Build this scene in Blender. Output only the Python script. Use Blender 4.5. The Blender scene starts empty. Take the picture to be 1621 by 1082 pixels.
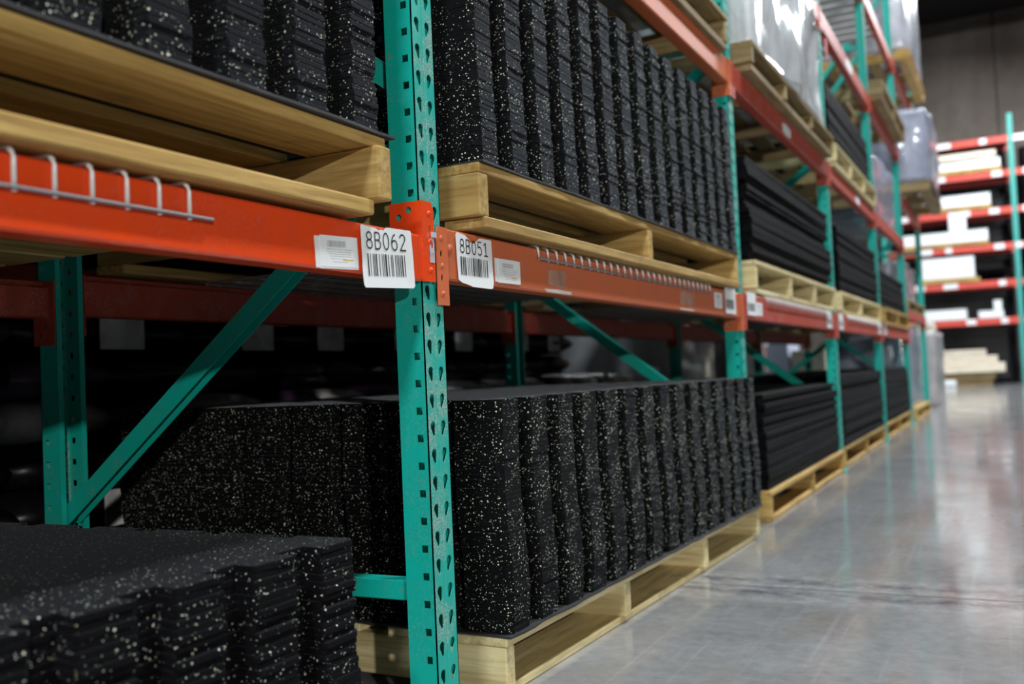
import bpy, bmesh, math, random
from mathutils import Vector, Matrix, noise
from mathutils.geometry import tessellate_polygon

random.seed(11)
S = bpy.context.scene
C = S.collection
H = 0.675            # camera height above the floor (all "rel" heights are measured from it)
XF = -0.965          # aisle side plane of the upright posts
D0 = 1.5246          # near side of the first post
BAY = 2.3559         # post to post
PW = 0.0745          # post width along the aisle

# ------------------------------------------------------------------ camera
cam = bpy.data.cameras.new('camera')
camo = bpy.data.objects.new('camera', cam)
C.objects.link(camo)
r = Vector((0.8879585936921179, 0.45777627505360596, -0.04438938934431862))
u = Vector((0.05519266357454866, -0.010243879420778135, 0.9984231732196321))
w = Vector((-0.45659972161167917, 0.889008405434087, 0.0343620327058695))
m = Matrix((r, u, -w)).transposed().to_4x4()
m.translation = Vector((0, 0, H))
camo.matrix_world = m
cam.sensor_fit = 'HORIZONTAL'
cam.sensor_width = 36.0
cam.lens = 1540.0 / 1621.0 * 36.0
cam.clip_start = 0.05
cam.clip_end = 200
cam.dof.use_dof = True
cam.dof.focus_distance = 1.86
cam.dof.aperture_fstop = 2.7
S.camera = camo

# ------------------------------------------------------------------ exposure, world, lights
S.view_settings.view_transform = 'Standard'
S.view_settings.look = 'None'
S.view_settings.gamma = 1.0
S.view_settings.use_curve_mapping = False
S.view_settings.exposure = 0.0
wd = bpy.data.worlds.new('world')
S.world = wd
wd.use_nodes = True
bg = wd.node_tree.nodes['Background']
bg.inputs[0].default_value = (0.62, 0.74, 0.90, 1)
bg.inputs[1].default_value = 0.04


def area_light(name, loc, target, sx, sy, watts, color):
    l = bpy.data.lights.new(name, 'AREA')
    l.shape = 'RECTANGLE'
    l.size, l.size_y, l.energy, l.color = sx, sy, watts, color
    o = bpy.data.objects.new(name, l)
    C.objects.link(o)
    o.location = loc
    o.rotation_euler = (Vector(target) - Vector(loc)).to_track_quat('-Z', 'Y').to_euler()
    return o


# low lamp across the aisle behind the viewer: casts the crisp shadows of beam and post
area_light('work_lamp', (6.1, -5.6, H + 1.95), (-1.0, 1.6, H), 0.16, 0.16, 380, (1.0, 0.97, 0.90))
# high bay lamps hanging over this aisle, and over the one beyond the racks
for y, e in ((3.2, 430), (9.5, 430), (15.0, 620), (20.5, 900)):
    area_light('high_bay_lamp', (1.5, y, 8.0), (0.4, y, 0), 1.2, 0.5, e, (0.90, 0.96, 1.0))
area_light('high_bay_lamp', (1.1, -5.5, 8.0), (0.6, -3.5, 0), 1.2, 0.5, 640, (0.90, 0.96, 1.0))
for y in (18.0,):
    area_light('high_bay_lamp', (-6.2, y, 8.0), (-6.2, y, 0), 1.2, 0.5, 160, (0.92, 0.97, 1.0))


# ------------------------------------------------------------------ materials
def new_mat(name):
    mt = bpy.data.materials.new(name)
    mt.use_nodes = True
    nt = mt.node_tree
    b = nt.nodes['Principled BSDF']
    return mt, nt, b


def node(nt, t, **kw):
    n = nt.nodes.new(t)
    for k, v in kw.items():
        setattr(n, k, v)
    return n


def ramp(nt, fac, stops):
    n = nt.nodes.new('ShaderNodeValToRGB')
    el = n.color_ramp.elements
    while len(el) < len(stops):
        el.new(0.5)
    for e, (p, c) in zip(el, stops):
        e.position = p
        e.color = (*c, 1) if len(c) == 3 else c
    nt.links.new(fac, n.inputs[0])
    return n.outputs[0]


def mix(nt, fac, a, b, mode='MIX'):
    n = nt.nodes.new('ShaderNodeMix')
    n.data_type = 'RGBA'
    n.blend_type = mode
    for sock, v in ((n.inputs[0], fac), (n.inputs[6], a), (n.inputs[7], b)):
        if isinstance(v, (int, float)):
            sock.default_value = v
        elif isinstance(v, tuple):
            sock.default_value = (*v, 1)
        else:
            nt.links.new(v, sock)
    return n.outputs[2]


def math_n(nt, op, a, b=None, c=None):
    n = nt.nodes.new('ShaderNodeMath')
    n.operation = op
    for i, v in enumerate((a, b, c)):
        if v is None:
            continue
        if isinstance(v, (int, float)):
            n.inputs[i].default_value = v
        else:
            nt.links.new(v, n.inputs[i])
    return n.outputs[0]


def pos(nt, scale=(1, 1, 1)):
    g = nt.nodes.new('ShaderNodeNewGeometry')
    mp = nt.nodes.new('ShaderNodeMapping')
    mp.inputs['Scale'].default_value = scale
    nt.links.new(g.outputs['Position'], mp.inputs['Vector'])
    return mp.outputs[0]


def noise_n(nt, vec, scale, detail=3, rough=0.55):
    n = nt.nodes.new('ShaderNodeTexNoise')
    n.inputs['Scale'].default_value = scale
    n.inputs['Detail'].default_value = detail
    n.inputs['Roughness'].default_value = rough
    nt.links.new(vec, n.inputs['Vector'])
    return n.outputs['Fac']


def bump(nt, b, h, strength, dist=0.002):
    n = nt.nodes.new('ShaderNodeBump')
    n.inputs['Strength'].default_value = strength
    n.inputs['Distance'].default_value = dist
    nt.links.new(h, n.inputs['Height'])
    nt.links.new(n.outputs[0], b.inputs['Normal'])


def plain(name, col, rough=0.5, metal=0.0, vary=0.0):
    mt, nt, b = new_mat(name)
    b.inputs['Roughness'].default_value = rough
    b.inputs['Metallic'].default_value = metal
    if vary:
        n = noise_n(nt, pos(nt), 9, 4)
        nt.links.new(ramp(nt, n, [(0.3, tuple(c * (1 - vary) for c in col)), (0.7, tuple(min(1, c * (1 + vary)) for c in col))]), b.inputs['Base Color'])
    else:
        b.inputs['Base Color'].default_value = (*col, 1)
    return mt


def painted(name, col, dust=(0.55, 0.56, 0.52), dust_amt=0.25, scuff=None, rough=0.38):
    """rack paint with worn, dusty speckle"""
    mt, nt, b = new_mat(name)
    p = pos(nt)
    n1 = noise_n(nt, p, 260, 4, 0.7)
    n2 = noise_n(nt, p, 14, 4, 0.6)
    f = math_n(nt, 'MULTIPLY', ramp(nt, n1, [(0.46, (0, 0, 0)), (0.66, (1, 1, 1))]), ramp(nt, n2, [(0.42, (0, 0, 0)), (0.7, (1, 1, 1))]))
    f = math_n(nt, 'MULTIPLY', f, dust_amt * 2)
    base = mix(nt, ramp(nt, n2, [(0.3, (0, 0, 0)), (0.75, (1, 1, 1))]), col, tuple(c * 0.86 for c in col))
    c = mix(nt, f, base, dust)
    if scuff:
        n3 = noise_n(nt, pos(nt, (1, 1, 0.5)), 33, 5, 0.7)
        c = mix(nt, ramp(nt, n3, [(0.66, (0, 0, 0)), (0.70, (1, 1, 1))]), c, scuff)
    nt.links.new(c, b.inputs['Base Color'])
    b.inputs['Roughness'].default_value = rough
    bump(nt, b, n2, 0.06, 0.003)
    return mt


def wood(name, along, tones, rough=0.72):
    """sawn softwood; along = the axis of the grain in the piece's own space"""
    mt, nt, b = new_mat(name)
    tc = nt.nodes.new('ShaderNodeTexCoord')
    oi = nt.nodes.new('ShaderNodeObjectInfo')
    add = nt.nodes.new('ShaderNodeVectorMath')
    add.operation = 'ADD'
    sc = nt.nodes.new('ShaderNodeVectorMath')
    sc.operation = 'SCALE'
    sc.inputs[0].default_value = (7.3, 5.1, 9.7)
    nt.links.new(oi.outputs['Random'], sc.inputs['Scale'])
    nt.links.new(tc.outputs['Object'], add.inputs[0])
    nt.links.new(sc.outputs[0], add.inputs[1])
    mp = nt.nodes.new('ShaderNodeMapping')
    s = [1, 1, 1]
    s[along] = 0.055
    mp.inputs['Scale'].default_value = s
    nt.links.new(add.outputs[0], mp.inputs['Vector'])
    g1 = noise_n(nt, mp.outputs[0], 75, 6, 0.65)
    g2 = noise_n(nt, mp.outputs[0], 24, 3, 0.5)
    mp2 = nt.nodes.new('ShaderNodeMapping')
    s2 = [1, 1, 1]
    s2[along] = 0.35
    mp2.inputs['Scale'].default_value = s2
    nt.links.new(add.outputs[0], mp2.inputs['Vector'])
    vk = node(nt, 'ShaderNodeTexVoronoi')
    vk.inputs['Scale'].default_value = 6.0
    nt.links.new(mp2.outputs[0], vk.inputs['Vector'])
    knots = ramp(nt, vk.outputs['Distance'], [(0.045, (1, 1, 1)), (0.10, (0, 0, 0))])
    c = ramp(nt, g2, [(0.3, tones[0]), (0.55, tones[1]), (0.75, tones[2])])
    c = mix(nt, ramp(nt, g1, [(0.32, (0.8, 0.8, 0.8)), (0.58, (0, 0, 0))]), c, tuple(t * 0.60 for t in tones[0]))
    c = mix(nt, math_n(nt, 'MULTIPLY', knots, 0.7), c, (0.16, 0.075, 0.03))
    tint = ramp(nt, oi.outputs['Random'], [(0.0, (0.80, 0.80, 0.80)), (0.5, (1.0, 0.98, 0.95)), (1.0, (1.1, 1.08, 1.02))])
    c = mix(nt, 1.0, c, tint, 'MULTIPLY')
    dirt = noise_n(nt, add.outputs[0], 7, 4, 0.65)
    c = mix(nt, ramp(nt, dirt, [(0.60, (0, 0, 0)), (0.78, (0.5, 0.5, 0.5))]), c, (0.14, 0.11, 0.08))
    nt.links.new(c, b.inputs['Base Color'])
    b.inputs['Roughness'].default_value = rough
    b.inputs['Specular IOR Level'].default_value = 0.25
    bump(nt, b, g1, 0.3, 0.0015)
    return mt


def rubber(name, base, speck_amt, scale=118.0, rough=0.85, sheen=0.25, srough=0.45):
    """crumb rubber with pale granules"""
    mt, nt, b = new_mat(name)
    p = pos(nt)
    nz = node(nt, 'ShaderNodeTexNoise')
    nz.inputs['Scale'].default_value = 420
    nz.inputs['Detail'].default_value = 2
    nt.links.new(p, nz.inputs['Vector'])
    grain = noise_n(nt, p, 300, 3, 0.7)
    cb = ramp(nt, grain, [(0.35, tuple(c * 0.45 for c in base)), (0.72, tuple(c * 1.9 for c in base))])
    if speck_amt > 0:
        off = nt.nodes.new('ShaderNodeVectorMath')
        off.operation = 'MULTIPLY_ADD'
        off.inputs[1].default_value = (0.0035, 0.0035, 0.0035)
        nt.links.new(nz.outputs['Color'], off.inputs[0])
        nt.links.new(p, off.inputs[2])
        total = None
        for k, (sc, rad, keep) in enumerate(((scale, 0.22, 0.24), (scale * 1.9, 0.26, 0.20))):
            v = node(nt, 'ShaderNodeTexVoronoi')
            v.inputs['Scale'].default_value = sc
            nt.links.new(off.outputs[0], v.inputs['Vector'])
            sep = node(nt, 'ShaderNodeSeparateColor')
            nt.links.new(v.outputs['Color'], sep.inputs[0])
            # radius varies per granule
            rr = math_n(nt, 'MULTIPLY_ADD', sep.outputs[1], rad * 0.75, rad * 0.45)
            inside = math_n(nt, 'LESS_THAN', v.outputs['Distance'], rr)
            kept = math_n(nt, 'LESS_THAN', sep.outputs[0], keep * speck_amt)
            f = math_n(nt, 'MULTIPLY', inside, kept)
            total = f if total is None else math_n(nt, 'MAXIMUM', total, f)
            if k == 0:
                tone = sep.outputs[2]
        sc_col = ramp(nt, tone, [(0.0, (0.78, 0.80, 0.56)), (0.45, (0.95, 0.93, 0.72)), (1.0, (0.74, 0.88, 0.80))])
        cb = mix(nt, total, cb, sc_col)
    nt.links.new(cb, b.inputs['Base Color'])
    b.inputs['Roughness'].default_value = rough
    b.inputs['Specular IOR Level'].default_value = 0.1
    b.inputs['Sheen Weight'].default_value = sheen
    b.inputs['Sheen Roughness'].default_value = srough
    b.inputs['Sheen Tint'].default_value = (0.78, 0.86, 1.0, 1)
    bump(nt, b, grain, 0.55, 0.0016)
    return mt


M = {}
M['teal'] = painted('teal_paint', (0.005, 0.48, 0.395), dust_amt=0.07, scuff=(0.30, 0.22, 0.10))
M['teal_worn'] = painted('worn_teal_paint', (0.010, 0.44, 0.36), dust=(0.46, 0.47, 0.43), dust_amt=1.0, rough=0.55)
M['teal_far'] = painted('faded_teal_paint', (0.012, 0.36, 0.31), dust_amt=0.5)
M['orange'] = painted('bright_orange_paint', (0.90, 0.075, 0.010), dust_amt=0.05, rough=0.28)
M['orange_old'] = painted('old_orange_paint', (0.66, 0.150, 0.050), dust_amt=0.10, scuff=(0.40, 0.16, 0.04), rough=0.5)
M['red'] = painted('faded_red_paint', (0.50, 0.060, 0.030), dust=(0.62, 0.36, 0.33), dust_amt=0.40, rough=0.5)
M['red_far'] = painted('far_red_paint', (0.72, 0.075, 0.050), dust=(0.7, 0.5, 0.5), dust_amt=0.2, rough=0.5)
M['steel'] = plain('zinc_wire', (0.90, 0.93, 0.92), 0.35, 0.15)
M['steel_dark'] = plain('dull_wire', (0.26, 0.26, 0.27), 0.45, 0.5)
M['clip'] = plain('zinc_clip', (0.60, 0.67, 0.74), 0.4, 0.25)
T_PALE = ((0.70, 0.57, 0.29), (0.83, 0.71, 0.41), (0.90, 0.81, 0.54))
T_WARM = ((0.46, 0.28, 0.085), (0.62, 0.42, 0.15), (0.72, 0.54, 0.24))
T_DULL = ((0.26, 0.18, 0.08), (0.38, 0.28, 0.14), (0.48, 0.37, 0.21))
for nm, t in (('pale', T_PALE), ('warm', T_WARM), ('dull', T_DULL)):
    M['wood_x_' + nm] = wood('pallet_wood_stringer_' + nm, 0, t)
    M['wood_y_' + nm] = wood('pallet_wood_board_' + nm, 1, t)
M['lumber'] = wood('pale_lumber', 0, ((0.80, 0.70, 0.56), (0.90, 0.81, 0.68), (0.94, 0.88, 0.78)))
M['speckled'] = rubber('speckled_rubber', (0.0036, 0.0036, 0.0042), 1.45, scale=140, sheen=0.16, srough=0.22)
M['speckled_up'] = rubber('speckled_rubber_fine', (0.0046, 0.0046, 0.0058), 1.25, scale=142, sheen=0.095)
M['speckled_low'] = rubber('speckled_rubber_sparse_dim', (0.0030, 0.0030, 0.0042), 0.7, scale=155, sheen=0.05, srough=0.3)  # copy with darker base and fewer specks, imitating weak light on the low stack
M['black_mat'] = rubber('plain_black_rubber', (0.0014, 0.0014, 0.0019), 0.0, rough=0.7, sheen=0.006)
M['slip'] = plain('dark_slip_sheet', (0.030, 0.029, 0.034), 0.6, 0, 0.3)
M['paper'] = plain('label_paper', (0.90, 0.93, 0.94), 0.55)
M['paper_far'] = plain('far_label_paper', (0.86, 0.88, 0.90), 0.6)
M['ink'] = plain('label_ink', (0.012, 0.008, 0.014), 0.6)
M['ink_grey'] = plain('faint_label_ink', (0.36, 0.38, 0.39), 0.7)
M['marker'] = plain('yellow_marker', (0.75, 0.50, 0.06), 0.6)
M['white'] = plain('white_carton', (0.88, 0.90, 0.92), 0.5)
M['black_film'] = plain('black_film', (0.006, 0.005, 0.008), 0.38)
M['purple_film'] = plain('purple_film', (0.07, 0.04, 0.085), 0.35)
M['bag_print'] = plain('printed_bag', (0.90, 0.88, 0.94), 0.45, 0, 0.45)
M['dirt_rubber'] = plain('bag_plastic', (0.06, 0.06, 0.068), 0.35, 0, 0.3)
M['red_tape'] = plain('red_tape', (0.75, 0.05, 0.06), 0.5)
M['residue'] = plain('label_residue', (0.52, 0.27, 0.18), 0.8, 0, 0.35)
M['torn'] = plain('torn_paper', (0.62, 0.60, 0.55), 0.8, 0, 0.2)
M['deck_dark'] = plain('dark_shade_board', (0.045, 0.032, 0.026), 0.85)  # for the decks added to shade the far racks
M['deck_panel'] = plain('grey_deck_panel', (0.62, 0.63, 0.68), 0.5, 0, 0.08)


def film(name, col, rough=0.16):
    mt, nt, b = new_mat(name)
    p = pos(nt)
    n1 = noise_n(nt, p, 5, 3, 0.5)
    nt.links.new(ramp(nt, n1, [(0.3, tuple(c * 0.72 for c in col)), (0.65, col)]), b.inputs['Base Color'])
    b.inputs['Roughness'].default_value = rough
    b.inputs['Coat Weight'].default_value = 0.6
    b.inputs['Coat Roughness'].default_value = 0.08
    n2 = noise_n(nt, pos(nt, (1, 1, 0.35)), 26, 2, 0.5)
    rg = node(nt, 'ShaderNodeTexNoise')
    rg.noise_type = 'RIDGED_MULTIFRACTAL'
    rg.inputs['Scale'].default_value = 2.6
    rg.inputs['Detail'].default_value = 2.5
    nt.links.new(pos(nt, (1, 1, 0.7)), rg.inputs['Vector'])
    h = math_n(nt, 'ADD', math_n(nt, 'MULTIPLY', rg.outputs['Fac'], 0.5), math_n(nt, 'MULTIPLY', n2, 0.12))
    bump(nt, b, h, 0.9, 0.06)
    return mt


M['film_white'] = film('white_stretch_film', (0.84, 0.87, 0.90))
M['film_blue'] = film('hazy_blue_film', (0.34, 0.36, 0.46), 0.25)
M['film_blue_c'] = plain('pale_blue_card', (0.50, 0.56, 0.72), 0.5)
M['film_pale'] = film('pale_pinkish_film', (0.52, 0.48, 0.49), 0.35)
M['film_grey'] = film('grey_film', (0.40, 0.40, 0.45), 0.25)


def floor_material():
    mt, nt, b = new_mat('polished_concrete')
    p = pos(nt)
    n1 = noise_n(nt, p, 1.7, 5, 0.6)
    n2 = noise_n(nt, p, 24, 5, 0.7)
    c = ramp(nt, n1, [(0.3, (0.145, 0.147, 0.148)), (0.52, (0.232, 0.236, 0.24)), (0.75, (0.33, 0.334, 0.34))])
    c = mix(nt, 0.35, c, ramp(nt, n2, [(0.3, (0.2, 0.2, 0.2)), (0.7, (0.46, 0.46, 0.46))]))
    # warm blotches
    nw = noise_n(nt, p, 3.1, 3, 0.5)
    c = mix(nt, ramp(nt, nw, [(0.5, (0, 0, 0)), (0.75, (0.5, 0.5, 0.5))]), c, (0.25, 0.215, 0.18))
    # long rub marks along the aisle
    ns = noise_n(nt, pos(nt, (14, 0.45, 1)), 2.2, 4, 0.6)
    c = mix(nt, ramp(nt, ns, [(0.58, (0, 0, 0)), (0.78, (0.30, 0.30, 0.30))]), c, (0.50, 0.51, 0.52))
    # scuffs and pale patching beside the saw joint (Y = 2.99)
    g = nt.nodes.new('ShaderNodeNewGeometry')
    sx = nt.nodes.new('ShaderNodeSeparateXYZ')
    nt.links.new(g.outputs['Position'], sx.inputs[0])
    d = math_n(nt, 'ABSOLUTE', math_n(nt, 'SUBTRACT', sx.outputs['Y'], 2.99))
    band = ramp(nt, d, [(0.0, (1, 1, 1)), (0.16, (0.9, 0.9, 0.9)), (0.21, (0, 0, 0))])
    nj = noise_n(nt, p, 19, 4, 0.65)
    c = mix(nt, math_n(nt, 'MULTIPLY', band, ramp(nt, nj, [(0.42, (0, 0, 0)), (0.66, (0.7, 0.7, 0.7))])), c, (0.44, 0.44, 0.44))
    d1 = math_n(nt, 'ABSOLUTE', math_n(nt, 'SUBTRACT', sx.outputs['Y'], 2.92))
    d2 = math_n(nt, 'ABSOLUTE', math_n(nt, 'SUBTRACT', sx.outputs['Y'], 3.07))
    dd = math_n(nt, 'MINIMUM', d1, d2)
    band2 = ramp(nt, dd, [(0.0, (1, 1, 1)), (0.06, (0, 0, 0))])
    nk = noise_n(nt, pos(nt, (1, 1.8, 1)), 7, 6, 0.78)
    c = mix(nt, math_n(nt, 'MULTIPLY', band2, ramp(nt, nk, [(0.42, (0, 0, 0)), (0.56, (0.85, 0.85, 0.85))])), c, (0.075, 0.075, 0.10))
    nt.links.new(c, b.inputs['Base Color'])
    nr = noise_n(nt, p, 2.6, 5, 0.65)
    nt.links.new(ramp(nt, nr, [(0.3, (0.07, 0.07, 0.07)), (0.7, (0.17, 0.17, 0.17))]), b.inputs['Roughness'])
    b.inputs['Specular IOR Level'].default_value = 0.6
    bump(nt, b, n2, 0.03, 0.002)
    return mt


M['floor'] = floor_material()
M['joint'] = plain('joint_dirt', (0.03, 0.028, 0.026), 0.9)


def wall_material():
    mt, nt, b = new_mat('stained_concrete_wall')
    n1 = noise_n(nt, pos(nt, (1.0, 1, 0.25)), 0.9, 5, 0.6)
    n2 = noise_n(nt, pos(nt), 3, 4, 0.6)
    c = ramp(nt, n1, [(0.3, (0.18, 0.143, 0.118)), (0.55, (0.27, 0.222, 0.19)), (0.75, (0.40, 0.345, 0.31))])
    c = mix(nt, 0.3, c, ramp(nt, n2, [(0.3, (0.16, 0.13, 0.11)), (0.7, (0.36, 0.31, 0.275))]))
    nt.links.new(c, b.inputs['Base Color'])
    b.inputs['Roughness'].default_value = 0.9
    return mt


M['wall'] = wall_material()
M['ceiling'] = plain('dark_roof_deck', (0.008, 0.006, 0.006), 0.95)


# ------------------------------------------------------------------ mesh helpers
def link(name, me, parent=None, loc=(0, 0, 0), rot=(0, 0, 0)):
    o = bpy.data.objects.new(name, me)
    C.objects.link(o)
    o.location = loc
    o.rotation_euler = rot
    if parent is not None:
        o.parent = parent
    return o


def tag(o, label, cat, group=None, kind='thing'):
    o['label'] = label
    o['category'] = cat
    if group:
        o['group'] = group
    if kind:
        o['kind'] = kind
    return o


def thing(name, label, cat, loc=(0, 0, 0), rz=0.0, group=None):
    o = bpy.data.objects.new(name, None)
    o.empty_display_size = 0.1
    C.objects.link(o)
    o.location = loc
    o.rotation_euler = (0, 0, rz)
    return tag(o, label, cat, group)


def mesh(name, vs, fs, mat, smooth=False):
    me = bpy.data.meshes.new(name)
    me.from_pydata(vs, [], fs)
    me.materials.append(mat)
    if smooth:
        me.polygons.foreach_set('use_smooth', [True] * len(me.polygons))
    me.update()
    return me


_cache = {}


def box(sx, sy, sz, mat, bev=0.003):
    """chamfered box, corner at the origin, extending to +x +y +z"""
    key = (round(sx, 4), round(sy, 4), round(sz, 4), mat.name, bev)
    if key in _cache:
        return _cache[key]
    bm = bmesh.new()
    bmesh.ops.create_cube(bm, size=1)
    for v in bm.verts:
        v.co = Vector(((v.co.x + 0.5) * sx, (v.co.y + 0.5) * sy, (v.co.z + 0.5) * sz))
    if bev > 0:
        bmesh.ops.bevel(bm, geom=bm.edges[:], offset=min(bev, sx / 3, sy / 3, sz / 3), segments=1, profile=0.5, affect='EDGES')
    me = bpy.data.meshes.new('box')
    bm.to_mesh(me)
    bm.free()
    me.materials.append(mat)
    _cache[key] = me
    return me


class MB:
    """collects simple solids into one mesh"""

    def __init__(self):
        self.v, self.f = [], []

    def add(self, vs, fs):
        n = len(self.v)
        self.v += [tuple(x) for x in vs]
        self.f += [tuple(i + n for i in f) for f in fs]
        return self

    def box(self, x0, x1, y0, y1, z0, z1):
        vs = [(x, y, z) for z in (z0, z1) for y in (y0, y1) for x in (x0, x1)]
        return self.add(vs, [(0, 2, 3, 1), (4, 5, 7, 6), (0, 1, 5, 4), (2, 6, 7, 3), (0, 4, 6, 2), (1, 3, 7, 5)])

    def tube(self, pts, rad, n=8):
        pts = [Vector(p) for p in pts]
        rings = []
        for i, p in enumerate(pts):
            t = (pts[min(i + 1, len(pts) - 1)] - pts[max(i - 1, 0)]).normalized()
            a = t.cross(Vector((0, 0, 1)))
            if a.length < 0.05:
                a = t.cross(Vector((0, 1, 0)))
            a.normalize()
            b = t.cross(a)
            rings.append([p + a * rad * math.cos(2 * math.pi * k / n) + b * rad * math.sin(2 * math.pi * k / n) for k in range(n)])
        vs = [v for rg in rings for v in rg]
        fs = []
        for i in range(len(rings) - 1):
            for k in range(n):
                fs.append((i * n + k, i * n + (k + 1) % n, (i + 1) * n + (k + 1) % n, (i + 1) * n + k))
        fs.append(tuple(range(n))[::-1])
        fs.append(tuple((len(rings) - 1) * n + k for k in range(n)))
        return self.add(vs, fs)

    def dome(self, c, axis, rad, h, n=10):
        c = Vector(c)
        ax = Vector(axis)
        a = ax.orthogonal().normalized()
        b = ax.cross(a)
        vs = []
        for rr, hh in ((rad, 0), (rad * 0.9, h * 0.55), (rad * 0.5, h)):
            vs += [c + ax * hh + (a * math.cos(2 * math.pi * k / n) + b * math.sin(2 * math.pi * k / n)) * rr for k in range(n)]
        fs = [(i * n + k, i * n + (k + 1) % n, (i + 1) * n + (k + 1) % n, (i + 1) * n + k) for i in range(2) for k in range(n)]
        fs.append(tuple(2 * n + k for k in range(n)))
        return self.add(vs, fs)

    def mesh(self, name, mat, smooth=False):
        return mesh(name, self.v, self.f, mat, smooth)


def fix_normals(me):
    bm = bmesh.new()
    bm.from_mesh(me)
    bmesh.ops.recalc_face_normals(bm, faces=bm.faces[:])
    bm.to_mesh(me)
    bm.free()


def holed_plate(outer, holes, frame):
    """tessellated sheet with holes; frame maps (a, b) to 3-D; returns verts, tris"""
    loops = [[Vector((a, b, 0)) for a, b in outer]] + [[Vector((a, b, 0)) for a, b in h] for h in holes]
    flat = [v for l in loops for v in l]
    tris = tessellate_polygon(loops)
    return [frame(v.x, v.y) for v in flat], [tuple(t) for t in tris]


def circle(cx, cy, rx, ry=None, n=12):
    ry = ry or rx
    return [(cx + rx * math.cos(2 * math.pi * k / n), cy + ry * math.sin(2 * math.pi * k / n)) for k in range(n)]


# ------------------------------------------------------------------ the setting
floor = tag(bpy.data.objects.new('floor', MB().box(-12, 12, -14, 30, -0.20, -0.0012).mesh('joint_bed', M['joint'])), 'grey polished concrete floor of the aisle with one saw joint across it', 'floor', kind='structure')
C.objects.link(floor)
ys = [-14, 2.9875, 9.0, 15.0, 21.0, 30]
for a, b in zip(ys[:-1], ys[1:]):
    link('slab', box(24, b - a - 0.009, 0.0011, M['floor'], 0.0003), floor, (-12, a + 0.0045, -0.0011))
wall = tag(bpy.data.objects.new('wall_far', MB().box(-12, 12, 27.06, 27.3, 0, H + 8.5).mesh('wall_back', M['joint'])), 'stained grey brown concrete wall behind the far racks', 'wall', kind='structure')
C.objects.link(wall)
for k in range(10):
    link('wall_panel', box(2.38, 0.08, H + 8.5, M['wall'], 0.012), wall, (-12 + 2.4 * k, 27.0, 0))
ceil = tag(bpy.data.objects.new('ceiling', MB().box(-12, 12, -14, 28, H + 8.5, H + 8.7).mesh('roof', M['ceiling'])), 'dark roof deck high above the racks', 'ceiling', kind='structure')
C.objects.link(ceil)
for k in range(5):
    link('roof_joist', box(24, 0.12, 0.35, M['ceiling'], 0.01), ceil, (-12, 3 + 6 * k, H + 8.14))
wl = tag(bpy.data.objects.new('wall_left', MB().box(-12.2, -12, -14, 28, 0, H + 8.5).mesh('wall_side', M['ceiling'])), 'dim dark wall beyond the next aisle', 'wall', kind='structure')
C.objects.link(wl)

# ------------------------------------------------------------------ upright frames
P = 0.0508
SQ0 = H - 0.5154 - 2 * P * 0          # a height at which a square hole is centred
PH = 4.95                              # post height
PD = 0.061


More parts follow.
